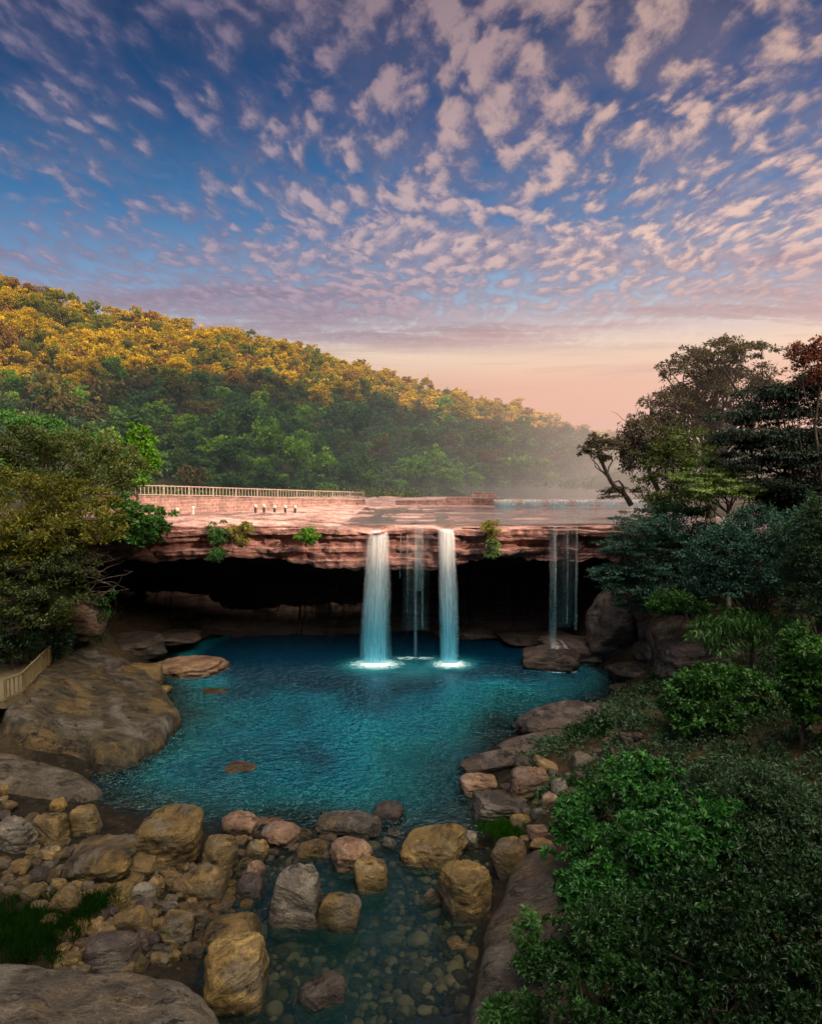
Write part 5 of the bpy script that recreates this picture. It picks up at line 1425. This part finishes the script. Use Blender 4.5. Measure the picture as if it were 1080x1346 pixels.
# ------------------------------------------------------------------ undergrowth that nobody could count
def undergrowth(name, label, n, region, mat, seed, style='round', leaf=0.15, per=34, rad=(0.25, 0.5)):
    rng = np.random.default_rng(seed)
    cl = []
    tr = 0
    while len(cl) < n and tr < n * 40:
        tr += 1
        x, y, ok = region(rng)
        if not ok: continue
        g = float(ground_h(np.array([x]), np.array([y]))[0])
        if g < 0.35 or g > 30: continue
        if fbm(np.array([x * 0.35]), np.array([y * 0.35]), 0, 3, seed)[0] < -0.38: continue
        cl.append((x, y, g + 0.12, rng.uniform(*rad)))
    V, F, T = foliage(np.array(cl), per, leaf, rng, style, 0.5)
    o = link(name, np_mesh(name, V, F, {'tint': T}, smooth=False), LF[mat], kind='stuff')
    tag(o, label, 'undergrowth')
def reg_right(rng):
    y = 10 + 40 * rng.random() ** 1.3; x = rng.uniform(2.5, 0.66 * y + (3 if rng.random() < 0.72 else 16))
    d = float(poly_sdf(np.array([x]), np.array([y]), WATER)[0])
    lim = 1.9 if y > 30 else (1.9 if y > 23 else 3.4)
    return x, y, d > lim and y - float(edge_y(np.array([x]))[0]) < 12 and not (8.5 < x < 13 and 39 < y < 46)
def reg_left(rng):
    y = rng.uniform(35.5, 52); x = -rng.uniform(14, 34)
    d = float(poly_sdf(np.array([x]), np.array([y]), WATER)[0])
    return x, y, d > 3.0 and not (x > -20.5 and y < 39)
undergrowth('undergrowth', 'low dark undergrowth covering the earth of the right bank', 3800, reg_right, 'deep', 501)
undergrowth('undergrowth', 'low green undergrowth covering the steep left bank', 420, reg_left, 'deep', 502)
def reg_back(rng):
    px = rng.uniform(120, 640); y = rng.uniform(84, 98); return (px - 540) / FPX * y, y, True
def undergrowth_back():
    rng = np.random.default_rng(503); cl = []
    for k in range(700):
        px = rng.uniform(150, 1090) ; y = rng.uniform(92, 120) if px < 560 else rng.uniform(110, 170)
        xx = (px - 540) / FPX * y
        cl.append((xx, y, float(ground_h(np.array([xx]), np.array([y]))[0]) + rng.random() * 0.7, rng.uniform(0.6, 1.6)))
    V, F, T = foliage(np.array(cl), 40, 0.4, rng, 'round', 0.6)
    o = link('undergrowth', np_mesh('undergrowth', V, F, {'tint': T}, smooth=False), LF['greygreen'], kind='stuff')
    tag(o, 'scrub along the foot of the hill behind the plateau', 'undergrowth')
undergrowth_back()
# ------------------------------------------------------------------ waterfalls
def fall_mat(name, top, low, dens, sx=3.0):
    mt, n, out = material(name)
    u = n.attr('u'); v = n.attr('v'); e = n.attr('edge'); sd = n.attr('sheet')
    st = n.noise(n.comb(n.m('ADD', n.m('MULTIPLY', u, sx), n.m('MULTIPLY', sd, 13.7)), n.m('MULTIPLY', v, 0.55), sd), 4.0, 5, 0.62, 0.25)
    st2 = n.noise(n.comb(n.m('MULTIPLY', u, sx * 3.2), n.m('MULTIPLY', v, 2.0), n.m('MULTIPLY', sd, 5.0)), 6.0, 4, 0.65)
    a = n.mr(n.m('ADD', n.m('MULTIPLY', st, 0.7), n.m('MULTIPLY', st2, 0.3)), 0.34, 0.72, interp='SMOOTHSTEP')
    a = n.m('MULTIPLY', n.m('MULTIPLY', n.m('ADD', n.m('MULTIPLY', a, 0.85), 0.12), e), dens, clamp=True)
    c = n.ramp(v, [(0.0, top), (0.25, top), (0.8, low), (1.0, tuple(min(1, q * 1.25) for q in low))])
    d = n.new('ShaderNodeBsdfDiffuse'); n.put(d.inputs['Color'], c)
    t2 = n.new('ShaderNodeBsdfTranslucent'); n.put(t2.inputs['Color'], c)
    g = n.new('ShaderNodeBsdfGlossy'); g.inputs['Roughness'].default_value = 0.35
    s = n.mixs(0.10, n.mixs(0.35, d.outputs[0], t2.outputs[0]), g.outputs[0])
    tr = n.new('ShaderNodeBsdfTransparent')
    a = n.m('MULTIPLY', a, n.m('SUBTRACT', 1.0, n.m('MULTIPLY', n.attr('thin'), 0.78)))
    n.l.new(n.mixs(a, tr.outputs[0], s), out.inputs[0])
    return mt
M['fall'] = fall_mat('white_falling_water', (0.90, 0.94, 0.98), (0.15, 0.60, 0.84), 0.95)
M['strand'] = fall_mat('thin_falling_strand', (0.85, 0.88, 0.92), (0.25, 0.62, 0.80), 0.42, 1.2)

def foam_mat():
    mt, n, out = material('white_foam')
    geo = n.new('ShaderNodeNewGeometry'); pos = geo.outputs['Position']
    r = n.attr('r')
    nz = n.noise(pos, 3.2, 6, 0.72, 0.6)
    nz2 = n.noise(pos, 11.0, 4, 0.7)
    f = n.m('SUBTRACT', n.m('ADD', n.m('MULTIPLY', nz, 1.9), n.m('MULTIPLY', nz2, 0.8)), n.m('MULTIPLY', r, 1.1))
    a = n.m('MULTIPLY', n.mr(f, 0.45, 1.15, interp='SMOOTHSTEP'), n.mr(r, 1.0, 0.55))
    d = n.new('ShaderNodeBsdfDiffuse'); n.put(d.inputs['Color'], n.mix(n.mr(r, 0.2, 0.9), (0.80, 0.95, 1.0), (0.10, 0.62, 0.78)))
    tr = n.new('ShaderNodeBsdfTransparent')
    n.l.new(n.mixs(a, tr.outputs[0], d.outputs[0]), out.inputs[0])
    return mt
M['foam'] = foam_mat()

def fall_sheet(cx0, cx1, w0, w1, ytop, ztop, zbot, throw, sheet, seed, V, F, A, lead=1.2):
    """one silky sheet: over the lip, then a falling arc"""
    rng = np.random.default_rng(seed)
    nu, nv = 26, 70
    s = np.linspace(0, 1, nv)[:, None]; u = np.linspace(-1, 1, nu)[None, :]
    t = np.clip((s - 0.10) / 0.90, 0, 1)
    y = np.where(s < 0.10, ytop + lead * (0.10 - s) / 0.10, ytop - throw * np.sqrt(t)) + 0.10 * u * u + 0.05 * fbm(u * 3 + sheet * 9, s * 2, 0, 3, seed)
    z = np.where(s < 0.10, ztop - 0.02 * s, ztop - (ztop - zbot) * t ** 1.25) + 0 * u
    w = w0 + (w1 - w0) * t ** 0.4
    x = cx0 + (cx1 - cx0) * t + u * w * (1 + 0.16 * fbm(s * 5, np.sign(u) * 3 + sheet, 0, 4, seed + 1))
    n0 = sum(len(q) for q in V)
    V.append(np.stack(np.broadcast_arrays(x, y, z), -1).reshape(-1, 3))
    F.append(grid_faces(nv, nu) + n0)
    edge = (1 - np.abs(u) ** 2.0) ** 0.8 * sstep(0, 0.06, s) * (1 - 0.0 * s)
    A['u'].append(np.broadcast_to(u * w0 * 1.2, x.shape).ravel()); A['v'].append(np.broadcast_to(t, x.shape).ravel())
    A['edge'].append(np.broadcast_to(edge, x.shape).ravel()); A['sheet'].append(np.full(x.size, sheet))
    A['thin'].append(np.full(x.size, 1.0 if (w1 > 0.78 and w1 < 0.97 and throw <= 0.25) else 0.0))

def waterfall(name, label, sheets, mat, foam, seed):
    sel = mat
    root = empty(name, foam[0][:3] if foam else (sheets[0][1], sheets[0][4], 0), label, 'waterfall')
    o = np.array(root.location)
    V, F, A = [], [], {'u': [], 'v': [], 'edge': [], 'sheet': [], 'thin': []}
    for k, sh in enumerate(sheets):
        fall_sheet(*sh, k * 1.7 + seed, seed + k, V, F, A)
    link('falling_water', np_mesh('falling_water', np.concatenate(V) - o, np.concatenate(F), {k: np.concatenate(v) for k, v in A.items()}), M[mat], root)
    for i, (fx, fy, fz, ra, rb) in enumerate(foam):
        thin = 0.38 if rb < 1.0 else 0.0
        rr = np.linspace(0, 1, 14)[:, None]; an = np.linspace(0, 2 * PI, 41)[None, :]
        X = fx + rr * np.cos(an) * ra; Y = fy + rr * np.sin(an) * rb
        Z = fz + 0.012 + 0.006 * i + 0.02 * np.exp(-(rr / 0.3) ** 2) + 0 * X
        link('foam', np_mesh('foam', np.stack([X, Y, Z], -1).reshape(-1, 3) - o, grid_faces(14, 41), {'r': (thin + (1 - thin) * np.broadcast_to(rr, X.shape)).ravel()}), M['foam'], root)
    return root
def ey(x): return float(edge_y(np.array([x]))[0])
def top_at(x): return float(cliff_top(np.array([x]), np.array([ey(x)]))[0])
xL, xR, xT = -2.15, 2.30, 9.40
waterfall('waterfall', 'widest white waterfall, left of the two that plunge over the ledge',
          [(xL + 0.05, xL - 0.20, 0.42, 1.10, ey(xL) - 0.45, 8.66, 0.0, 0.55), (xL - 0.1, xL - 0.28, 0.50, 0.88, ey(xL) - 0.38, 8.62, 0.0, 0.40), (xL + 0.15, xL - 0.1, 0.45, 0.80, ey(xL) - 0.40, 8.58, 0.0, 0.68)],
          'fall', [(xL - 0.1, ey(xL) - 1.1, 0.004, 2.6, 2.0), (xL - 0.2, ey(xL) - 1.0, 0, 1.9, 1.7), (xL + 1.9, ey(xL) + 0.3, 0, 1.7, 0.9)], 11)
waterfall('waterfall', 'narrow white waterfall, right of the two that plunge over the ledge',
          [(xR, xR + 0.22, 0.58, 0.66, ey(xR) - 0.45, 8.72, 0.0, 0.50), (xR - 0.06, xR + 0.16, 0.46, 0.58, ey(xR) - 0.38, 8.70, 0.0, 0.38), (xR + 0.05, xR + 0.25, 0.40, 0.52, ey(xR) - 0.40, 8.66, 0.0, 0.62)],
          'fall', [(xR + 0.25, ey(xR) - 1.1, 0.004, 2.0, 1.7), (xR + 0.22, ey(xR) - 1.0, 0, 1.5, 1.4), (xR - 1.3, ey(xR) + 0.3, 0, 1.4, 0.7)], 23)
xm = 0.30
waterfall('waterfall', 'group of faint thin strands dripping between the two plunging waterfalls',
          [(xm, xm, 0.10, 0.12, ey(xm) - 0.45, 8.95, 0.3, 0.30), (xm - 0.55, xm - 0.55, 0.05, 0.06, ey(xm) - 0.42, 8.9, 3.2, 0.25), (xm + 0.45, xm + 0.45, 0.06, 0.08, ey(xm) - 0.42, 8.9, 2.2, 0.28), (xm - 0.95, xm - 1.05, 0.05, 0.05, ey(xm) - 0.4, 8.9, 5.4, 0.2), (xm + 0.2, xm + 0.2, 0.2, 0.24, ey(xm) - 0.4, 8.9, 4.6, 0.22), (xm, xm, 0.95, 0.95, ey(xm) - 0.5, 8.9, 2.0, 0.25)],
          'strand', [], 37)
waterfall('waterfall', 'thin faint waterfall at the right end of the ledge splashing on dark rocks',
          [(xT, xT - 0.08, 0.07, 0.14, ey(xT) - 0.45, 8.98, 1.0, 0.40), (xT - 0.35, xT - 0.35, 0.04, 0.06, ey(xT) - 0.42, 8.95, 1.6, 0.3), (xT + 0.75, xT + 0.75, 0.05, 0.08, ey(xT) - 0.42, 8.95, 2.6, 0.3), (xT + 0.5, xT + 0.5, 0.8, 0.85, ey(xT) - 0.5, 8.95, 2.4, 0.25), (xT + 1.35, xT + 1.35, 0.08, 0.12, ey(xT) - 0.42, 8.95, 2.2, 0.3), (xT - 0.1, xT - 0.15, 0.12, 0.22, ey(xT) - 0.4, 8.95, 1.1, 0.36), (xT - 0.1, xT - 0.2, 0.20, 0.55, ey(xT) - 0.85, 1.42, 0.02, 1.35, ), (xT + 0.5, xT + 0.7, 0.10, 0.30, ey(xT) - 0.85, 1.35, 0.02, 1.30)],
          'strand', [(xT - 0.2, ey(xT) - 2.3, 0, 1.1, 1.0), (xT + 0.7, ey(xT) - 2.2, 0, 0.7, 1.0)], 53)

# ------------------------------------------------------------------ water lying on the plateau, and the weir behind it
def thin_water_mat():
    mt, n, out = material('shallow_plateau_water')
    geo = n.new('ShaderNodeNewGeometry'); pos = geo.outputs['Position']
    nb = n.bump(n.noise(n.map(pos, (0.5, 1.6, 1)), 2.6, 4, 0.6), 0.5, 0.06)
    tr = n.new('ShaderNodeBsdfTransparent'); tr.inputs['Color'].default_value = (0.80, 0.82, 0.84, 1)
    gl = n.new('ShaderNodeBsdfGlossy'); gl.inputs['Roughness'].default_value = 0.12; n.put(gl.inputs['Normal'], nb)
    df = n.new('ShaderNodeBsdfDiffuse'); df.inputs['Color'].default_value = (0.80, 0.78, 0.80, 1)
    fr = n.new('ShaderNodeFresnel'); fr.inputs['IOR'].default_value = 1.34; n.put(fr.inputs['Normal'], nb)
    wht = n.mr(n.noise(n.map(pos, (0.35, 1.8, 1)), 1.5, 5, 0.7), 0.50, 0.70, 0.0, 0.75)
    s = n.mixs(fr.outputs[0], n.mixs(wht, tr.outputs[0], df.outputs[0]), gl.outputs[0])
    n.l.new(s, out.inputs[0])
    return mt
M['thin_water'] = thin_water_mat()
def thin_sheet(name, x0, x1, y0f, y1, z, step=0.4):
    xs = np.arange(x0, x1, step); rows = []
    for t in np.linspace(0, 1, 40):
        y = y0f(xs) + (y1 - y0f(xs)) * t
        rows.append(np.stack([xs, y, np.full_like(xs, z)], -1))
    V = np.stack(rows)
    return link(name, np_mesh(name, V.reshape(-1, 3), grid_faces(V.shape[0], len(xs))), M['thin_water'], kind='structure')
thin_sheet('water', -4.5, 24, lambda x: edge_y(x) + 0.45, 66.6, 9.03)
thin_sheet('water', 6.5, 60, lambda x: x * 0 + 68.4, 140, 9.78, 1.0)

def masonry_mat(name, a, b, mortar, scale=1.0):
    mt, n, out = material(name)
    tc = n.new('ShaderNodeTexCoord'); ob = tc.outputs['Object']
    x, y, z = n.sep(ob)
    br = n.new('ShaderNodeTexBrick')
    n.put(br.inputs['Vector'], n.comb(n.m('ADD', x, n.m('MULTIPLY', y, 0.7)), z, 0.0))
    br.inputs['Scale'].default_value = scale; br.inputs['Mortar Size'].default_value = 0.025
    br.inputs['Brick Width'].default_value = 0.75; br.inputs['Row Height'].default_value = 0.30
    br.inputs['Color1'].default_value = (*a, 1); br.inputs['Color2'].default_value = (*b, 1); br.inputs['Mortar'].default_value = (*mortar, 1)
    nz = n.noise(ob, 3.0, 6, 0.7)
    c = n.mix(n.mr(nz, 0.35, 0.65), n.mix(1.0, br.outputs['Color'], (0.55, 0.5, 0.5), 'MULTIPLY'), br.outputs['Color'])
    c = n.mix(n.mr(n.noise(n.map(ob, (1, 1, 0.2)), 1.0, 4, 0.6), 0.5, 0.7, 0, 0.55), c, (0.07, 0.05, 0.045))
    p = n.new('ShaderNodeBsdfPrincipled'); n.put(p.inputs['Base Color'], c); p.inputs['Roughness'].default_value = 0.85
    n.put(p.inputs['Normal'], n.bump(n.m('ADD', nz, n.m('MULTIPLY', br.outputs['Fac'], -0.5)), 0.6, 0.05))
    n.l.new(p.outputs[0], out.inputs[0])
    return mt
M['masonry'] = masonry_mat('rose_stone_masonry', (0.46, 0.27, 0.235), (0.33, 0.185, 0.16), (0.52, 0.38, 0.34))
def paint_mat(name, col, rough=0.5, worn=(0.2, 0.12, 0.08), metal=0.0):
    mt, n, out = material(name)
    tc = n.new('ShaderNodeTexCoord')
    nz = n.noise(tc.outputs['Object'], 6.0, 5, 0.7)
    c = n.mix(n.mr(nz, 0.52, 0.68), col, worn)
    p = n.new('ShaderNodeBsdfPrincipled'); n.put(p.inputs['Base Color'], c); p.inputs['Roughness'].default_value = rough; p.inputs['Metallic'].default_value = metal
    n.put(p.inputs['Normal'], n.bump(nz, 0.3, 0.02)); n.l.new(p.outputs[0], out.inputs[0])
    return mt
M['rail'] = paint_mat('weathered_pale_paint', (0.40, 0.31, 0.27))
M['rail_ochre'] = paint_mat('weathered_ochre_paint', (0.17, 0.125, 0.055), 0.6, (0.07, 0.05, 0.025))
M['white_paint'] = paint_mat('white_paint', (0.52, 0.49, 0.47), 0.5, (0.4, 0.36, 0.33))
M['black_paint'] = paint_mat('black_paint', (0.03, 0.03, 0.03), 0.5, (0.1, 0.08, 0.07))
M['concrete'] = paint_mat('stained_concrete', (0.12, 0.095, 0.055), 0.9, (0.06, 0.045, 0.025))

def wall_run(name, label, pts, thick, mat, cat='wall', coping=None):
    """a straight-sided masonry run; pts: (x, y, z_bottom, z_top)"""
    o = np.array([pts[0][0], pts[0][1], pts[0][2]])
    def body(th, f0, f1):
        v, f = [], []
        for i, (x, y, z0, z1) in enumerate(pts):
            j0 = max(0, i - 1); j1 = min(len(pts) - 1, i + 1)
            d = Vector((pts[j1][0] - pts[j0][0], pts[j1][1] - pts[j0][1], 0)).normalized(); s = Vector((-d.y, d.x, 0)) * th / 2
            a, b = f0(z0, z1), f1(z0, z1)
            for q in ((x - s.x, y - s.y, a), (x + s.x, y + s.y, a), (x + s.x, y + s.y, b), (x - s.x, y - s.y, b)):
                v.append(tuple(np.array(q) - o))
        k = len(pts)
        for i in range(k - 1):
            for e in range(4):
                g = (e + 1) % 4
                f.append((i * 4 + e, i * 4 + g, i * 4 + 4 + g, i * 4 + 4 + e))
        f += [(0, 3, 2, 1), (k * 4 - 4, k * 4 - 3, k * 4 - 2, k * 4 - 1)]
        return np_mesh(name, np.array(v), np.array(f), smooth=False)
    ob = link(name, body(thick, lambda a, b: a, lambda a, b: b), M[mat], None, tuple(o))
    tag(ob, label, cat)
    if coping:
        link('coping', body(thick + 0.12, lambda a, b: b + 0.004, lambda a, b: b + coping), M[mat], ob)
    return ob

# the retaining wall with its railing, running back from the left end of the plateau
wp = []
for px, Y, yt in ((128, 50, 652), (180, 53, 653), (260, 58, 654), (340, 63.5, 655.5), (420, 70, 657), (478, 75, 658)):
    q = P(px, yt, Y); wp.append((q[0], q[1], 8.3, q[2]))
wall_run('stone_wall', 'rose masonry retaining wall under the long pale railing on the plateau', wp, 0.5, 'masonry', coping=0.07)

def railing(name, label, path, height, spacing, post_every, mat, r=0.02, cat='railing', mid=()):
    """path: points along the foot. Posts, rails and balusters each a part"""
    root = empty(name, tuple(path[0]), label, cat)
    o = Vector(path[0])
    P_ = [Vector(p) for p in path]
    seg = [(P_[i + 1] - P_[i]).length for i in range(len(P_) - 1)]; tot = sum(seg)
    def at(t):
        for i, s in enumerate(seg):
            if t <= s + 1e-6: return P_[i] + (P_[i + 1] - P_[i]) * (t / s)
            t -= s
        return P_[-1]
    for nm, hh in [('top_rail', height)] + [('rail', m) for m in mid]:
        mb = MB()
        for i in range(len(P_) - 1):
            mb.bar(P_[i] - o + Vector((0, 0, hh)), P_[i + 1] - o + Vector((0, 0, hh)), r * 3.2, r * 3.0)
        mb.build(nm, mat, root)
    k = int(round(tot / spacing)); bal = None; pst = None
    for i in range(k + 1):
        p = at(tot * i / k) - o
        if i % post_every == 0 or i == k:
            if pst is None:
                mb = MB(); mb.box(-r * 2.2, r * 2.2, -r * 2.2, r * 2.2, 0, height + 0.06); pst = mb.mesh('post'); pst.materials.append(mat)
            link('post', pst, None, root, tuple(p))
        else:
            if bal is None:
                mb = MB(); mb.box(-r, r, -r, r, (mid[0] if mid else 0.05), height - r); bal = mb.mesh('baluster'); bal.materials.append(mat)
            link('baluster', bal, None, root, tuple(p))
    return root
railing('railing', 'long pale slatted railing along the top of the plateau wall', [(x, y, z1 + 0.08) for x, y, z0, z1 in wp[1:]], 0.82, 0.36, 7, M['rail'], 0.026, mid=(0.10,))

# short posts standing before the wall
def post(x, y, z, label, white=False):
    root = empty('bollard', (x, y, z), label, 'bollard')
    a = MB(); a.tube([(0, 0, -0.1), (0, 0, 0.46)], 0.10, 10)
    a.build('shaft', M['white_paint' if white else 'black_paint'], root)
    c = MB(); c.tube([(0, 0, 0.46), (0, 0, 0.49), (0, 0, 0.64), (0, 0, 0.70)], [0.10, 0.15, 0.15, 0.07], 10); c.tube([(0, 0, 0.70), (0, 0, 0.703)], [0.07, 0.005], 10)
    c.build('cap', M['white_paint'], root)
for k, (px, wd) in enumerate(zip((336, 347, 361, 375, 388), ('leftmost', 'second from left', 'middle one', 'second from right', 'rightmost'))):
    x, y, z = P(px, 676, 56.0)
    post(x, 56.0, float(cliff_top(np.array([x]), np.array([56.0]))[0]), 'short black post with white cap before the masonry wall, %s of five' % wd)
for k, (px, wd) in enumerate(zip((178, 205, 233, 254), ('farthest left', 'second from the left', 'third from the left', 'nearest the black posts'))):
    x, y, z = P(px, 678, 50.5)
    post(x, 50.5, float(cliff_top(np.array([x]), np.array([50.5]))[0]), 'short white post half hidden by the cliff-edge shrub, %s' % wd, True)

# weir across the stream at the back, a low broken wall beside it
q = [P(px, 657, 68) for px in (650, 700, 760, 840)]
wr = wall_run('weir', 'low concrete weir with a thin veil of water across the back of the plateau', [(a[0], 67.6 + 0.15 * i, 8.7, 9.72) for i, a in enumerate(q)], 0.7, 'masonry', 'weir')
V, F, A = [], [], {'u': [], 'v': [], 'edge': [], 'sheet': [], 'thin': []}
for k in range(6):
    cx = q[0][0] + 1.0 + k * 2.55
    fall_sheet(cx, cx, 1.45, 1.45, 67.05, 9.76, 9.03, 0.22, k * 1.3, 90 + k, V, F, A, lead=0.9)
link('water_veil', np_mesh('water_veil', np.concatenate(V) - np.array(wr.location), np.concatenate(F), {k: np.concatenate(v) for k, v in A.items()}), M['fall'], wr)
bw = []
for px, zt in ((520, 9.5), (585, 9.55), (588, 9.85), (618, 9.9), (620, 10.35), (650, 10.3), (652, 9.8), (662, 9.75)):
    a = P(px, 655, 72.0); bw.append((a[0], 72.0, 8.6, zt))
wall_run('stone_wall', 'low broken stepped wall of rose stone beside the weir', bw, 0.8, 'masonry')

# railed viewing platform on the left bank
pf = [G(-60, 925, 2.4), G(8, 921, 2.4), G(30, 911, 2.4), G(67, 872, 2.4), G(24, 873, 2.4), G(-60, 873, 2.4)]
v = [(a[0], a[1], 2.4) for a in pf] + [(a[0], a[1], 2.05) for a in pf]
k = len(pf)
import bmesh
bm = bmesh.new(); bv = [bm.verts.new(p) for p in v]
bm.faces.new(bv[:k]); bm.faces.new(bv[k:][::-1])
for i in range(k): bm.faces.new((bv[i], bv[(i + 1) % k], bv[k + (i + 1) % k], bv[k + i]))
me = bpy.data.meshes.new('platform'); bm.normal_update(); bm.to_mesh(me); bm.free()
plat = link('platform', me, M['concrete'])
pm = MB()
for a in pf[1:5]:
    pm.box(a[0] - 0.95, a[0] - 0.6, a[1] + 0.15, a[1] + 0.45, 0.6, 2.046)
pm.build('pier', M['concrete'], plat)
tag(plat, 'small concrete viewing platform on the left bank above the great slab', 'platform')
railing('railing', 'ochre metal railing round the viewing platform at the left frame edge', [(a[0], a[1], 2.405) for a in (pf[1], pf[2], pf[3], pf[4])], 0.92, 0.28, 5, M['rail_ochre'], 0.022, mid=(0.12,))

# ------------------------------------------------------------------ morning mist in the valley behind the falls
def mist():
    mt = bpy.data.materials.new('valley_mist'); mt.use_nodes = True; mt.node_tree.nodes.clear()
    n = NT(mt.node_tree); out = n.new('ShaderNodeOutputMaterial')
    geo = n.new('ShaderNodeNewGeometry'); pos = geo.outputs['Position']
    x, y, z = n.sep(pos)
    hz = n.m('POWER', 2.718, n.m('MULTIPLY', n.m('MAXIMUM', n.m('SUBTRACT', z, 8.0), 0.0), -1.0 / 30.0))
    right = n.mr(n.m('SUBTRACT', x, n.m('MULTIPLY', y, 0.02)), -30, 62, interp='SMOOTHSTEP')
    dn = n.m('MULTIPLY', n.m('MULTIPLY', hz, n.mr(right, 0, 1, 0.0017, 0.0021)), 1.0)
    low = n.m('MULTIPLY', n.m('POWER', 2.718, n.m('MULTIPLY', n.m('MAXIMUM', n.m('SUBTRACT', z, 8.0), 0.0), -1.0 / 7.0)), n.m('MULTIPLY', right, n.m('ADD', n.mr(y, 190, 90, 0.0, 0.013), 0.0)))
    dn = n.m('ADD', dn, low)
    near = n.m('MULTIPLY', n.m('MULTIPLY', n.mr(x, 8, 20, interp='SMOOTHSTEP'), n.mr(y, 47, 54)), n.m('MULTIPLY', n.mr(y, 80, 66), 0.016))
    near = n.m('MULTIPLY', near, n.m('POWER', 2.718, n.m('MULTIPLY', n.m('MAXIMUM', n.m('SUBTRACT', z, 9.0), 0.0), -1.0 / 14.0)))
    dn = n.m('ADD', n.m('MULTIPLY', dn, n.mr(y, 62, 78)), near)
    col = n.mix(right, (0.25, 0.31, 0.32), (1.0, 0.66, 0.52))
    em = n.new('ShaderNodeEmission'); n.put(em.inputs['Color'], col); n.put(em.inputs['Strength'], dn)  # mist glows by itself, standing in for light scattered in it
    ab = n.new('ShaderNodeVolumeAbsorption'); ab.inputs['Color'].default_value = (0, 0, 0, 1); n.put(ab.inputs['Density'], dn)
    ad = n.new('ShaderNodeAddShader'); n.l.new(em.outputs[0], ad.inputs[0]); n.l.new(ab.outputs[0], ad.inputs[1])
    n.l.new(ad.outputs[0], out.inputs['Volume'])
    mb = MB(); mb.box(-260, 420, 46.5, 640, 8.7, 95)
    tag(mb.build('mist', mt), 'thin pinkish morning mist lying in the valley', 'mist', kind='stuff')
mist()
